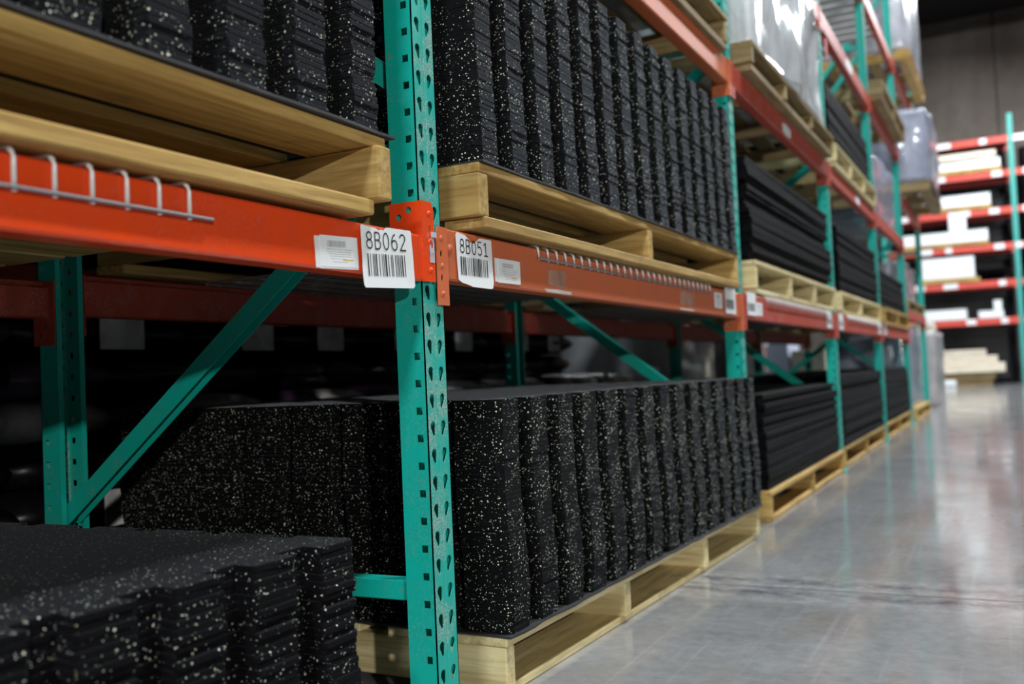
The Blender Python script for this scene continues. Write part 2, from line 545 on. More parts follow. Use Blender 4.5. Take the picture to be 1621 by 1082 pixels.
def post_mesh(mat_front, mat_side):
    n = int(PH / P)
    zb = (SQ0 % P) - P / 2               # bottom of the first cell
    v, f, mi = [], [], []

    def put(vs, fs, mat):
        k = len(v)
        v.extend(vs)
        f.extend(tuple(i + k for i in t) for t in fs)
        mi.extend([mat] * len(fs))

    def tear(cy, cz, flip):
        pts = []
        rt, rb, hh = 0.0090, 0.0042, 0.0100
        lean = 0.0016 * flip
        for k in range(9):
            a = math.radians(-20 + 220 * k / 8)
            pts.append((cy - lean + rt * math.cos(a), cz + hh * 0.55 + rt * math.sin(a)))
        for k in range(5):
            a = math.radians(190 + 160 * k / 4)
            pts.append((cy + lean + rb * math.cos(a), cz - hh + rb * math.sin(a)))
        return pts

    for i in range(n + 1):
        z0 = max(0.0, zb + i * P)
        z1 = min(PH, zb + (i + 1) * P)
        if z1 - z0 < 0.003:
            continue
        full = z1 - z0 > P * 0.99
        zc = zb + (i + 0.5) * P
        # web, two halves with a shallow groove between
        for a, b, cy, fl in ((0.0, PW * 0.5, 0.0215, 1), (PW * 0.5, PW, PW - 0.0215, -1)):
            holes = [tear(cy, zc + 0.32 * P - P * (0 if 0.32 * P + 0.018 < P / 2 else 0), fl)] if full and False else []
            put(*holed_plate([(a, z0), (b, z0), (b, z1), (a, z1)], holes, lambda s, t: Vector((0, s, t))), 0) if False else None
        # flanges with square holes
        for y in (0.0, PW):
            hs = 0.0068
            holes = []
            if full:
                cx = -0.0171
                holes = [[(cx - hs, zc - hs), (cx + hs, zc - hs), (cx + hs, zc + hs), (cx - hs, zc + hs)]]
            put(*holed_plate([(-PD, z0), (0, z0), (0, z1), (-PD, z1)], holes, lambda s, t, y=y: Vector((s, y, t))), 1)
        # lips
        for y0, y1 in ((0.0, 0.014), (PW - 0.014, PW)):
            put([Vector((-PD, y0, z0)), Vector((-PD, y1, z0)), Vector((-PD, y1, z1)), Vector((-PD, y0, z1))], [(0, 1, 2, 3)], 1)
    # web cells are shifted by a third of a pitch against the squares
    zt = zb + 0.32 * P
    for i in range(-1, n + 1):
        z0 = max(0.0, zt + i * P)
        z1 = min(PH, zt + (i + 1) * P)
        if z1 - z0 < 0.003:
            continue
        full = z1 - z0 > P * 0.99
        zc = zt + (i + 0.5) * P
        g = 0.0022
        mid = PW * 0.5
        for a, b, cy, fl in ((0.0, mid - 0.003, 0.0205, 1), (mid + 0.003, PW, PW - 0.0205, -1)):
            holes = [tear(cy, zc, fl)] if full else []
            put(*holed_plate([(a, z0), (b, z0), (b, z1), (a, z1)], holes, lambda s, t: Vector((0, s, t))), 0)
        put([Vector((0, mid - 0.003, z0)), Vector((-g, mid, z0)), Vector((-g, mid, z1)), Vector((0, mid - 0.003, z1))], [(0, 1, 2, 3)], 0)
        put([Vector((-g, mid, z0)), Vector((0, mid + 0.003, z0)), Vector((0, mid + 0.003, z1)), Vector((-g, mid, z1))], [(0, 1, 2, 3)], 0)
    me = bpy.data.meshes.new('post')
    me.from_pydata([tuple(x) for x in v], [], f)
    me.materials.append(mat_front)
    me.materials.append(mat_side)
    me.polygons.foreach_set('material_index', mi)
    bm = bmesh.new()
    bm.from_mesh(me)
    bmesh.ops.remove_doubles(bm, verts=bm.verts[:], dist=0.0002)
    bmesh.ops.recalc_face_normals(bm, faces=bm.faces[:])
    # make the web look outwards (+x)
    s = sum(q.normal.x * q.calc_area() for q in bm.faces if q.material_index == 0)
    if s < 0:
        bmesh.ops.reverse_faces(bm, faces=bm.faces[:])
    bmesh.ops.solidify(bm, geom=bm.faces[:], thickness=0.0022)
    bm.to_mesh(me)
    bm.free()
    return me


post_near = post_mesh(M['teal_worn'], M['teal'])


def channel_mesh(length, wd_, dp, mat, t=0.0022):
    """C channel along +x: web on top (+z), flanges hanging down, open below"""
    mb = MB()
    mb.box(0, length, -wd_ / 2, wd_ / 2, dp - t, dp)
    mb.box(0, length, -wd_ / 2, -wd_ / 2 + t, 0, dp - t)
    mb.box(0, length, wd_ / 2 - t, wd_ / 2, 0, dp - t)
    return mb.mesh('channel', mat)


FRAME_D = 1.066
FRAME_LABEL = [
    'teal upright frame between the 8B062 and 8B051 labels, its perforated post nearest',
    'teal upright frame at the other end of the long speckled mat stacks',
    'teal upright frame between the first two plain black mat pallets',
    'teal upright frame third from the two numbered labels, beyond the white wrapped load',
    'teal upright frame beside the hazy blue wrapped load',
    'teal upright frame at the far end of the black mat row',
]
brace_dir = [1, -1, -1, 1, -1, 1]


def upright_frame(k):
    y = D0 + k * BAY
    t = thing('upright_frame', FRAME_LABEL[k], 'rack frame', (XF, y, 0), 0, 'teal frames of the long rack')
    link('post', post_near, t)
    link('post', post_near, t, (-FRAME_D, PW, 0), (0, 0, math.pi))
    for x in (-0.105, -FRAME_D - 0.02):
        link('base_plate', box(0.125, 0.13, 0.008, M['teal'], 0.001), t, (x, -0.028, 0.0))
    # horizontal struts
    L = FRAME_D - 2 * 0.05
    for z in (H - 0.415, H + 1.30, H + 2.62):
        link('strut', box(L, 0.035, 0.038, M['teal'], 0.002), t, (-FRAME_D + 0.05, PW / 2 - 0.0175, z))
    # diagonals: (x, z) from rear to front
    spans = ((H - 0.285, H + 0.455), (H + 0.56, H + 1.27), (H + 1.40, H + 2.58), (H + 2.72, H + 3.9))
    for i, (z0, z1) in enumerate(spans):
        if k == 3 and i == 3:
            continue
        dr = brace_dir[k] * (1 if i % 2 == 0 else -1)
        a = Vector((-FRAME_D + 0.045, z0)) if dr > 0 else Vector((-FRAME_D + 0.045, z1))
        b = Vector((-0.045, z1)) if dr > 0 else Vector((-0.045, z0))
        d = b - a
        ln = d.length
        o = link('diagonal_brace', channel_mesh(ln, 0.034, 0.040, M['teal']), t)
        ang = -math.atan2(d.y, d.x)
        o.rotation_euler = (0, ang, 0)
        off = Vector((-math.sin(-ang), 0, math.cos(-ang))) * -0.02
        o.location = Vector((a.x, PW / 2, a.y)) + off
    return t


frames = [upright_frame(k) for k in range(6)]

# ------------------------------------------------------------------ cross beams
rivet_me = {}


def crossbeam(y0, y1, z_bot, hgt, mat, label, flip=False, rear=False, mesh_detail=True, xf=None, group='front beams of the long rack', depth=0.05, drop=None):
    """beam between two posts; z_bot/hgt of its face (absolute).  flip: brackets rise above the beam instead of hanging below it"""
    xf = (XF + 0.006) if xf is None else xf
    sgn = -1 if rear else 1
    base = Vector((xf, y0, z_bot))
    t = thing('rack_crossbeam', label, 'rack beam', base, 0, group)
    L = y1 - y0
    # stepped box section, built as a profile swept along y
    d = depth
    prof = [(0.0, 0.004), (0.0, hgt - 0.004), (-0.004, hgt), (-d * 0.62, hgt), (-d * 0.62, hgt - 0.016), (-d, hgt - 0.016), (-d, 0.004), (-d + 0.004, 0.0), (-0.004, 0.0)]
    prof = [(sgn * a, b) for a, b in prof]
    n = len(prof)
    vs = [(a, 0.004, b) for a, b in prof] + [(a, L - 0.004, b) for a, b in prof]
    fs = [(i, (i + 1) % n, n + (i + 1) % n, n + i) for i in range(n)] + [tuple(range(n)), tuple(range(2 * n - 1, n - 1, -1))]
    me = mesh('beam_rail', vs, fs, mat)
    fix_normals(me)
    link('rail', me, t)
    # end brackets: plate on the flange of the post and a lip folded over half the web
    bh = 0.150
    b0 = (0.0 if flip else hgt - bh) if drop is None else drop
    for end, yy in ((0, 0.0032), (1, L - 0.0032)):
        e = -1 if end == 0 else 1                 # direction in which the post lies
        mbk = MB()
        tpl = 0.004
        # plate against the post's side
        px0, px1 = (-0.068, 0.0015) if not rear else (-0.0015, 0.068)
        holes = [circle(px0 + 0.020, b0 + bh * 0.82 if flip else b0 + 0.025, 0.0062), circle(px0 + 0.042, b0 + bh * 0.90 if flip else b0 + 0.045, 0.0062)]
        vs1, f1 = holed_plate([(px0, b0), (px1, b0), (px1, b0 + bh), (px0, b0 + bh)], holes, lambda s, q, yy=yy: Vector((s, yy, q)))
        # lip over the web
        fx = 0.0015 if not rear else -0.0015
        lw = 0.0365
        ly = lambda s: yy + e * s
        ch = 0.012
        outl = [(0, b0), (lw - ch * (0 if flip else 1) * 0, b0), (lw, b0 + 0.004), (lw, b0 + bh - ch), (lw - ch * 0.6, b0 + bh), (0, b0 + bh)]
        hl = []
        for cz in (b0 + 0.052, b0 + 0.098):
            hl.append(circle(0.021, cz, 0.0042, 0.0075, 10))
        vs2, f2 = holed_plate(outl, hl, lambda s, q: Vector((fx, ly(s), q)))
        mbk.add(vs1, f1)
        mbk.add(vs2, f2)
        me = mbk.mesh('bracket', mat)
        bm = bmesh.new()
        bm.from_mesh(me)
        bmesh.ops.remove_doubles(bm, verts=bm.verts[:], dist=0.0003)
        bmesh.ops.recalc_face_normals(bm, faces=bm.faces[:])
        bmesh.ops.solidify(bm, geom=bm.faces[:], thickness=-0.0028)
        bm.to_mesh(me)
        bm.free()
        br = link('bracket', me, t)
        if mesh_detail:
            for cz in (b0 + 0.022, b0 + 0.075, b0 + 0.128):
                rm = MB().dome((0, 0, 0), (1 if not rear else -1, 0, 0), 0.0052, 0.0028).mesh('rivet', mat, True)
                link('rivet', rm, br, (fx + (0.0028 if not rear else -0.0028) * 0.98, ly(0.020), cz))
    return t


LV1 = (H + 0.189, 0.100)
LV2 = (H + 1.140, 0.100)
LV3 = (H + 2.105, 0.115)
LV4 = (H + 3.045, 0.115)


def bay_y(k):
    """clear span of the bay after frame k (k = -1: the bay nearest the viewer)"""
    return D0 + k * BAY + PW, D0 + (k + 1) * BAY


a, b = bay_y(-1)
beam_left = crossbeam(a, b, H + 0.181, 0.086, M['orange'], 'bright orange beam carrying the 8B062 label', flip=True)
# zinc safety clip on its end bracket
clip_o, clip_i = [(0, 0), (0.0145, 0), (0.0145, 0.040), (0.011, 0.046), (0.0035, 0.046), (0, 0.040)], None
cv, cf = holed_plate(clip_o, [circle(0.0072, 0.033, 0.0042, 0.0075, 10), [(0.003, 0.006), (0.0065, 0.006), (0.0065, 0.018), (0.003, 0.018)], [(0.008, 0.006), (0.0115, 0.006), (0.0115, 0.018), (0.008, 0.018)]], lambda s, q: Vector((0, s, q)))
cme = mesh('safety_clip', [tuple(v) for v in cv], cf, M['clip'])
bm = bmesh.new()
bm.from_mesh(cme)
bmesh.ops.recalc_face_normals(bm, faces=bm.faces[:])
bmesh.ops.solidify(bm, geom=bm.faces[:], thickness=0.0012)
bmesh.ops.create_cube(bm, size=1, matrix=Matrix.Translation((0.003, 0.0085, 0.052)) @ Matrix.Diagonal((0.004, 0.013, 0.010, 1)))
bm.to_mesh(cme)
bm.free()
link('safety_clip', cme, beam_left, (0.0055, b - a + 0.0165, 0.036))

a, b = bay_y(0)
beam_right = crossbeam(a, b, LV1[0], LV1[1], M['orange_old'], 'worn orange beam carrying the 8B051 label')
link('bolt', MB().dome((0, 0, 0), (1, 0, 0), 0.0085, 0.005).mesh('bolt', M['orange_old'], True), beam_right, (0.0, 0.020, 0.062))
# scraped label residue and torn paper left on the face
rs = random.Random(3)


def ragged(w_, h_, n, rr, jag=0.12):
    out = []
    for i in range(n):
        a_ = 2 * math.pi * i / n
        c_, s_ = math.cos(a_), math.sin(a_)
        q = 1 / max(abs(c_), abs(s_))
        out.append((c_ * q * w_ / 2 * (1 + rr.uniform(-jag, jag)), s_ * q * h_ / 2 * (1 + rr.uniform(-jag, jag))))
    return out


def flat_patch(pts, th=0.0004):
    """thin sheet facing +x from (y, z) points"""
    n = len(pts)
    vs = [(0, p_[0], p_[1]) for p_ in pts] + [(th, p_[0], p_[1]) for p_ in pts]
    fs = [tuple(range(n - 1, -1, -1)), tuple(range(n, 2 * n))] + [(i, (i + 1) % n, n + (i + 1) % n, n + i) for i in range(n)]
    return vs, fs


for yy, zz, ww, hh, mt in ((2.12, 0.037, 0.10, 0.040, 'residue'), (3.17, 0.040, 0.15, 0.046, 'residue'), (2.12, 0.0065, 0.15, 0.008, 'torn'), (3.16, 0.005, 0.16, 0.006, 'torn'), (2.33, 0.055, 0.10, 0.05, None)):
    if mt is None:
        continue
    me = mesh('label_residue', *flat_patch(ragged(ww, hh, 18, rs, 0.16)), M[mt])
    link('label_residue', me, beam_right, (0.0002, yy - a, zz))

for k in range(1, 4):
    a, b = bay_y(k)
    crossbeam(a, b, LV1[0], LV1[1] + 0.004, M['red'], ['', 'faded red beam under the first raised pallet of plain black mats', 'faded red beam under the second raised pallet of plain black mats', 'faded red beam under the third raised pallet of plain black mats'][k])
a, b = bay_y(4)
crossbeam(a, b, H + 0.42, 0.085, M['red'], 'faded red lower beam of the last bay, carrying the grey wrapped load')
crossbeam(a, b, H + 1.63, 0.12, M['red'], 'faded red upper beam of the last bay, under the hazy blue load')
a, b = bay_y(-1)
crossbeam(a, b, LV2[0], LV2[1], M['orange_old'], 'added unseen beam shading the bay of the 8B062 label')  # out of view, added only to shade the nearest bay
B2 = ['dull red beam above the speckled mats over the 8B051 label', 'dull red beam carrying the white film wrapped load', 'dull red beam below the high pallet of black mats', 'dull red beam beside the hazy blue load, below the empty pallet']
for k in range(0, 4):
    a, b = bay_y(k)
    crossbeam(a, b, LV2[0], LV2[1], M['orange_old'] if k == 0 else M['red'], B2[k])
B3 = ['', 'salmon red beam high above the white film wrapped load', 'salmon red beam high above the black mats, ending at the empty pallet', 'salmon red beam carrying the empty pallet']
for k in range(1, 4):
    a, b = bay_y(k)
    crossbeam(a, b, LV3[0], LV3[1], M['red'], B3[k])
for k in range(2, 5):
    a, b = bay_y(k)
    crossbeam(a, b, LV4[0], LV4[1], M['red'], ['', '', 'topmost red beam, under the brown boards', 'topmost red beam, under the grey deck panels', 'topmost red beam of the last bay, under the pale bundle'][k])
# rear beams
for k in range(-1, 4):
    a, b = bay_y(k)
    if k < 0:
        crossbeam(a, b, LV2[0], 0.1, M['red'], 'added unseen upper rear beam shading the bay of the 8B062 label', rear=True, xf=XF - FRAME_D - 0.006, mesh_detail=False, group='rear beams of the long rack')  # out of view, carries the pallet added for shade
    xr = XF - FRAME_D - 0.006
    crossbeam(a, b, (H + 0.181 if k < 0 else LV1[0]), (0.086 if k < 0 else LV1[1]), M['red'], ['shadowed red rear beam behind the 8B062 bay', 'shadowed red rear beam behind the bay below the 8B051 label', 'shadowed red rear beam behind the first plain black mats', 'shadowed red rear beam behind the second plain black mats', 'shadowed red rear beam behind the third plain black mats'][k + 1], rear=True, xf=xr, mesh_detail=False, group='rear beams of the long rack')
    if k >= 0:
        crossbeam(a, b, LV2[0], 0.1, M['red'], ['upper rear beam behind the speckled mats', 'upper rear beam behind the white wrapped load', 'upper rear beam behind the high black mats', 'upper rear beam behind the bay of the empty pallet'][k], rear=True, xf=xr, mesh_detail=False, group='rear beams of the long rack')


# ------------------------------------------------------------------ wire decks with waterfall edge
def wire_deck(y0, y1, z_top, x_face, drop, label, near_gap=0.0508, group='wire decks on the rack', tail=0.0):
    t = thing('wire_deck', label, 'wire deck', (x_face, y0, z_top), 0, group)
    L = y1 - y0
    n = int(round(L / near_gap))
    rad = 0.0029
    mb = MB().tube([(-1.07, 0, 0.0), (-0.012, 0, 0.0), (-0.004, 0, -0.0012), (0.0015, 0, -0.006), (0.003, 0, -0.013), (0.003, 0, -drop - 0.004)], rad, 8)
    me = mb.mesh('wire', M['steel'], True)
    for i in range(n + 1):
        link('wire', me, t, (0, i * near_gap, 0))
    link('front_wire', MB().tube([(0.0078, -0.004, -drop), (0.0078, n * near_gap + 0.004 + tail, -drop)], 0.0027, 8).mesh('front_wire', M['steel_dark'], True), t)
    cw = MB().tube([(0, -0.004, -0.0052), (0, n * near_gap + 0.004, -0.0052)], rad, 6).mesh('cross_wire', M['steel_dark'], True)
    for x in [-0.046 - 0.0975 * j for j in range(11)]:
        link('cross_wire', cw, t, (x, 0, 0))
    return t


wire_deck(-0.376, 0.946, H + 0.2738, XF + 0.0072, 0.046, 'galvanised wire deck hooked over the bright orange beam', tail=0.033)
wire_deck(2.012, 3.435, H + 0.2953, XF + 0.0072, 0.030, 'galvanised wire deck hooked over the worn orange beam')
wire_deck(4.35, 6.0, H + 0.2998, XF + 0.0072, 0.030, 'galvanised wire deck under the first raised plain black mats')
wire_deck(6.75, 8.3, H + 0.2998, XF + 0.0072, 0.030, 'galvanised wire deck under the second raised plain black mats')


# ------------------------------------------------------------------ pallets
def pallet(label, x_front, y0, y1, z0, depth=1.08, stringers=(0.0, 0.5, 1.0), tone='pale', rz=0.0, zs=(0.022, 0.089, 0.020), n_top=7, n_bot=3, bot_w=0.10, bot_in=0.012, group='wooden pallets', stringer_end=0.004, seed=0, bot_y=(0.0, 0.0)):
    """stringers run into the rack (x), boards along the aisle (y).  origin: front near bottom corner"""
    rr = random.Random(seed + 77)
    t = thing('pallet', label, 'pallet', (x_front, y0, z0), rz, group)
    L = y1 - y0
    zb, zst, zt = zs
    wx, wy = M['wood_x_' + tone], M['wood_y_' + tone]
    sw = 0.038
    for s in stringers:
        y = s * (L - sw)
        link('stringer', box(depth - 0.01, sw, zst, wx, 0.003), t, (-depth + 0.01 - stringer_end, y, zb), (0, 0, rr.uniform(-0.003, 0.003)))
    bw = [0.14] + [0.092] * (n_top - 2) + [0.14]
    gap = (depth - sum(bw)) / (n_top - 1)
    x = 0.0
    for i, wdt in enumerate(bw):
        e0, e1 = (rr.uniform(0, 0.012), rr.uniform(0, 0.012)) if i else (0.0, 0.0)
        link('top_board', box(wdt, L - e0 - e1, zt, wy, 0.0025), t, (x - wdt, e0, zb + zst), (0, 0, rr.uniform(-0.002, 0.002) if i else 0))
        x -= wdt + gap
    gapb = (depth - bot_in * 2 - bot_w * n_bot) / max(1, n_bot - 1)
    x = -bot_in
    for i in range(n_bot):
        link('bottom_board', box(bot_w, L - 0.02 - bot_y[0] - bot_y[1], zb, wy, 0.003), t, (x - bot_w, 0.01 + bot_y[0], 0.0), (0, 0, rr.uniform(-0.002, 0.002)))
        x -= bot_w + gapb
    return t


# floor pallets
ROT = -0.031
pal_LR = pallet('pale pallet on the floor under the speckled mats beside the post', -0.968, 1.800, 3.812, 0.0, depth=1.20, stringers=(0, 0.33, 0.67, 1.0), tone='pale', rz=ROT, zs=(0.019, 0.090, 0.019), seed=1, bot_w=0.14, bot_in=0.02)
pal_LL = pallet('dim pallet on the floor under the blurred low mat stack', -0.95, -0.72, 1.24, 0.0, depth=1.2, tone='dull', zs=(0.019, 0.090, 0.019), seed=2)
pal_F1 = pallet('yellow pallet on the floor under the first plain black mats', -0.945, 4.20, 6.215, 0.0, depth=1.15, tone='warm', zs=(0.019, 0.092, 0.019), seed=3, stringers=(0, 0.5, 1))
pal_F2 = pallet('pallet on the floor under the second plain black mats', -0.965, 6.40, 8.55, 0.0, depth=1.15, tone='warm', zs=(0.019, 0.092, 0.019), seed=4)
pal_F3 = pallet('pallet on the floor under the third plain black mats', -0.965, 8.72, 10.85, 0.0, depth=1.15, tone='warm', zs=(0.019, 0.092, 0.019), seed=5)
pal_F4 = pallet('pallet on the floor under the tall grey purple wrapped load', -0.93, 11.2, 13.0, 0.0, depth=1.1, tone='warm', zs=(0.019, 0.092, 0.019), seed=6)
# level 1
pal_UL = pallet('pallet on the bright orange beam above the 8B062 label', -0.930, -0.72, 1.372, H + 0.2772, depth=1.12, tone='warm', zs=(0.026, 0.090, 0.020), seed=7, n_bot=6, bot_w=0.168, bot_in=0.0, stringer_end=-0.012, bot_y=(0, 0.025))
pal_UR = pallet('pallet on the worn orange beam above the 8B051 label', -0.930, 1.700, 3.765, H + 0.2985, depth=1.12, tone='warm', zs=(0.024, 0.088, 0.021), seed=8, stringer_end=0.0, bot_in=-0.006)
pal_U1 = pallet('pale pallet on the faded red beam under the first raised plain black mats', -0.945, 4.13, 6.22, H + 0.3032, depth=1.12, tone='pale', zs=(0.022, 0.098, 0.020), seed=9, stringers=(0, 0.36, 0.68, 1.0))
pal_U2 = pallet('pale pallet under the second raised plain black mats', -0.950, 6.50, 8.57, H + 0.3032, depth=1.12, tone='pale', zs=(0.022, 0.098, 0.020), seed=10, stringers=(0, 0.45, 1.0))
pal_U3 = pallet('pallet under the third raised plain black mats', -0.93, 8.70, 10.86, H + 0.294, depth=1.12, tone='warm', zs=(0.022, 0.098, 0.020), seed=11)
# level 2 and above
T2 = LV2[0] + LV2[1] + 0.001
pal_20 = pallet('worn pallet high above the speckled mats', -0.93, 1.70, 3.80, T2, depth=1.12, tone='dull', zs=(0.03, 0.089, 0.02), seed=12, stringers=(0, 0.5, 1.0))
pal_21 = pallet('worn pallet under the white film wrapped load', -0.90, 4.08, 6.18, T2, depth=1.12, tone='dull', zs=(0.03, 0.075, 0.02), seed=13, stringers=(0, 0.33, 0.66, 1))
pal_22 = pallet('pale pallet under the high stack of black mats', -0.925, 6.42, 8.50, T2, depth=1.12, tone='pale', zs=(0.03, 0.095, 0.02), seed=14, stringers=(0, 0.33, 0.66, 1))
T3 = LV3[0] + LV3[1] + 0.001
pal_33 = pallet('empty pallet high on the salmon red beam', -0.86, 8.80, 10.75, T3, depth=1.15, tone='dull', zs=(0.025, 0.11, 0.03), seed=15)
pal_42 = pallet('brown pallet on the topmost beam, seen from below', -0.93, 6.6, 8.5, LV4[0] + LV4[1] + 0.001, depth=1.12, tone='dull', seed=16, n_bot=7, bot_w=0.14)
pal_44 = pallet('pallet on the topmost beam of the last bay under the pale bundle', -0.80, 11.1, 13.1, LV4[0] + LV4[1] + 0.001, depth=1.1, tone='warm', seed=17)
pal_24 = pallet('pallet under the hazy blue wrapped load', -0.68, 11.15, 13.1, H + 1.751, depth=1.25, tone='dull', zs=(0.02, 0.08, 0.02), seed=18)
pal_14 = pallet('pallet under the grey wrapped load on the low beam of the last bay', -0.95, 11.15, 13.1, H + 0.506, depth=1.1, tone='dull', zs=(0.02, 0.08, 0.02), seed=19)


# ------------------------------------------------------------------ interlocking mats
def tab_side(length, n, open_gap, depth, dove, corner):
    """points (s, t) along one side; t = 0 is the tip line, t = -depth the root line"""
    pts = []
    pitch = (length - 2 * corner + open_gap) / n
    for i in range(n):
        a_ = corner + i * pitch
        b_ = a_ + pitch - open_gap
        c_ = 0.005
        tip = [(a_ + dove, -depth), (a_ + 0.001, -c_), (a_ + c_, 0), (b_ - c_, 0), (b_ - 0.001, -c_), (b_ - dove, -depth)]
        if i == 0:
            tip = [(0.012, 0), (b_ - c_, 0), (b_ - 0.001, -c_), (b_ - dove, -depth)]
        if i == n - 1:
            tip = [(a_ + dove, -depth), (a_ + 0.001, -c_), (a_ + c_, 0), (length - 0.012, 0)]
        pts += tip
    return pts


def mat_mesh(name, wx, ly, th, mat, nx, ny, gap_x, gap_y, dep, seed, tabs=True, jitter=0.0009, cham=0.0014):
    rr = random.Random(seed)
    out = []
    if tabs:
        # near side (y = 0), walking +x to ... order: near side from x=0 to x=-wx is reversed; go counter-clockwise
        side_n = tab_side(wx, nx, gap_x, dep * 0.55, 0.004, 0.0)
        side_l = tab_side(ly, ny, gap_y, dep, 0.006, 0.0)
        out += [(-wx + s, -t) for s, t in side_n]                      # y = 0 edge, x from -wx to 0
        out += [(t, s) for s, t in side_l]                             # x = 0 edge, y from 0 to ly
        out += [(-s, ly + t) for s, t in side_n]                       # y = ly
        out += [(-wx - t, ly - s) for s, t in side_l]                  # x = -wx
    else:
        k = 24
        out += [(-wx + wx * i / 6, 0) for i in range(6)]
        out += [(0, ly * i / k) for i in range(k)]
        out += [(-wx * i / 6, ly) for i in range(6)]
        out += [(-wx, ly - ly * i / k) for i in range(k)]
    out = [(x + rr.uniform(-jitter, jitter), y + rr.uniform(-jitter, jitter)) for x, y in out]
    n = len(out)
    c = min(cham, th * 0.2)
    # inward direction per vertex
    ins = []
    for i in range(n):
        p0, p1, p2 = Vector(out[i - 1]), Vector(out[i]), Vector(out[(i + 1) % n])
        n1 = (p1 - p0).normalized()
        n2 = (p2 - p1).normalized()
        q = Vector((-(n1.y + n2.y), n1.x + n2.x))
        q = q.normalized() if q.length > 1e-6 else Vector((0, 0))
        ins.append((p1.x + q.x * c, p1.y + q.y * c))
    vs = [(x, y, 0) for x, y in ins] + [(x, y, c) for x, y in out] + [(x, y, th - c) for x, y in out] + [(x, y, th) for x, y in ins]
    fs = [tuple(range(n - 1, -1, -1))]
    for k in range(3):
        fs += [(k * n + i, k * n + (i + 1) % n, (k + 1) * n + (i + 1) % n, (k + 1) * n + i) for i in range(n)]
    fs.append(tuple(range(3 * n, 4 * n)))
    return mesh(name, vs, fs, mat)


def ordinal(k):
    suf = 'th' if 10 <= k % 100 <= 20 else {1: 'st', 2: 'nd', 3: 'rd'}.get(k % 10, 'th')
    return '%d%s' % (k, suf)


def mat_stack(n, x_front, y0, z0, wx, ly, th, mat, where, group, nx, ny, gx, gy, dep, wob, drift, seed, rz=0.0, tabs=True, unique=True, cat='rubber mat', phase=0.0, name='rubber_mat', look='black speckled rubber mat', rot=0.0015, cham=0.0014):
    rr = random.Random(seed)
    ms = [mat_mesh('rubber_mat', wx, ly, th, mat, nx, ny, gx, gy, dep, seed * 10 + j, tabs, cham=cham) for j in range(5)]
    for i in range(n):
        z = z0 + i * (th + 0.00015)
        q = i / max(1, n - 1)
        dx = drift[0] * math.sin(q * drift[2] + phase) + rr.gauss(0, wob)
        dy = drift[1] * math.sin(q * drift[3] + phase * 2 + 0.7) + rr.gauss(0, wob)
        dx = max(-0.02, min(0.02, dx))
        loc = Vector((dx, dy, 0))
        loc.rotate(Matrix.Rotation(rz, 3, 'Z'))
        o = link(name, ms[rr.randrange(5)], None, (x_front + loc.x, y0 + loc.y, z), (0, 0, rz + rr.gauss(0, rot)))
        if unique:
            pl = 'topmost' if i == n - 1 else ('bottom' if i == 0 else ordinal(i + 1))
            if pl == 'topmost':
                lab = '%s, topmost %s' % (look, where)
            elif pl == 'bottom':
                lab = '%s, lowest %s' % (look, where)
            else:
                lab = '%s, %s up %s' % (look, pl, where)
        else:
            lab = '%s %s' % (look, where)
        tag(o, lab, cat, group)


def slip_sheet(x_front, y0, z, wx, ly, label, rz=0.0, seed=0):
    """dark sheet between pallet and mats with a wavy lip"""
    rr = random.Random(seed)
    ed = []
    k = 40
    for i in range(16):
        ed.append((-wx + wx * i / 16, rr.uniform(-0.004, 0.004)))
    for i in range(k):
        ed.append((rr.uniform(-0.003, 0.004), ly * i / k))
    for i in range(16):
        ed.append((-wx * i / 16, ly + rr.uniform(-0.003, 0.003)))
    for i in range(k):
        ed.append((-wx, ly - ly * i / k))
    th = 0.0045
    n = len(ed)
    lift = [rr.uniform(0, 0.002) for _ in ed]
    vs = [(x, y, 0) for x, y in ed] + [(x, y, th) for (x, y), l in zip(ed, lift)]
    fs = [tuple(range(n - 1, -1, -1)), tuple(range(n, 2 * n))] + [(i, (i + 1) % n, n + (i + 1) % n, n + i) for i in range(n)]
    o = link('slip_sheet', mesh('slip_sheet', vs, fs, M['slip']), None, (x_front, y0, z), (0, 0, rz))
    return tag(o, label, 'slip sheet', 'dark sheets under the speckled mats')


def on_pallet(x_front, y0, rz, dx, dy):
    q = Vector((dx, dy, 0))
    q.rotate(Matrix.Rotation(rz, 3, 'Z'))
    return x_front + q.x, y0 + q.y


TH = 0.0097
# lower stack beside the post
zt = 0.128
x_, y_ = on_pallet(-0.968, 1.800, ROT, 0.012, 0.0)
slip_sheet(x_, y_, zt + 0.0005, 1.18, 2.015, 'dark slip sheet under the speckled mats beside the post', ROT, 1)
x_, y_ = on_pallet(-0.968, 1.800, ROT, 0.004, 0.008)
mat_stack(50, x_, y_, zt + 0.0056, 1.19, 2.010, TH, M['speckled'], 'in the floor stack beside the post', 'speckled mats on the pallet beside the post', 8, 15, 0.034, 0.050, 0.046, 0.0004, (0.006, 0.007, 5.0, 7.5), 21, rz=ROT, cham=0.0005, rot=0.0005)
# upper stack above 8B051
zt = H + 0.2985 + 0.133
slip_sheet(-0.926, 1.704, zt + 0.0005, 1.13, 2.06, 'dark slip sheet under the speckled mats above the 8B051 label', 0, 2)
mat_stack(57, -0.934, 1.706, zt + 0.0056, 1.22, 2.055, TH, M['speckled_up'], 'in the stack above the 8B051 label', 'speckled mats above the worn orange beam', 8, 15, 0.040, 0.060, 0.052, 0.0011, (0.005, 0.007, 4.0, 6.0), 22, phase=1.0, rot=0.0006, cham=0.0009)
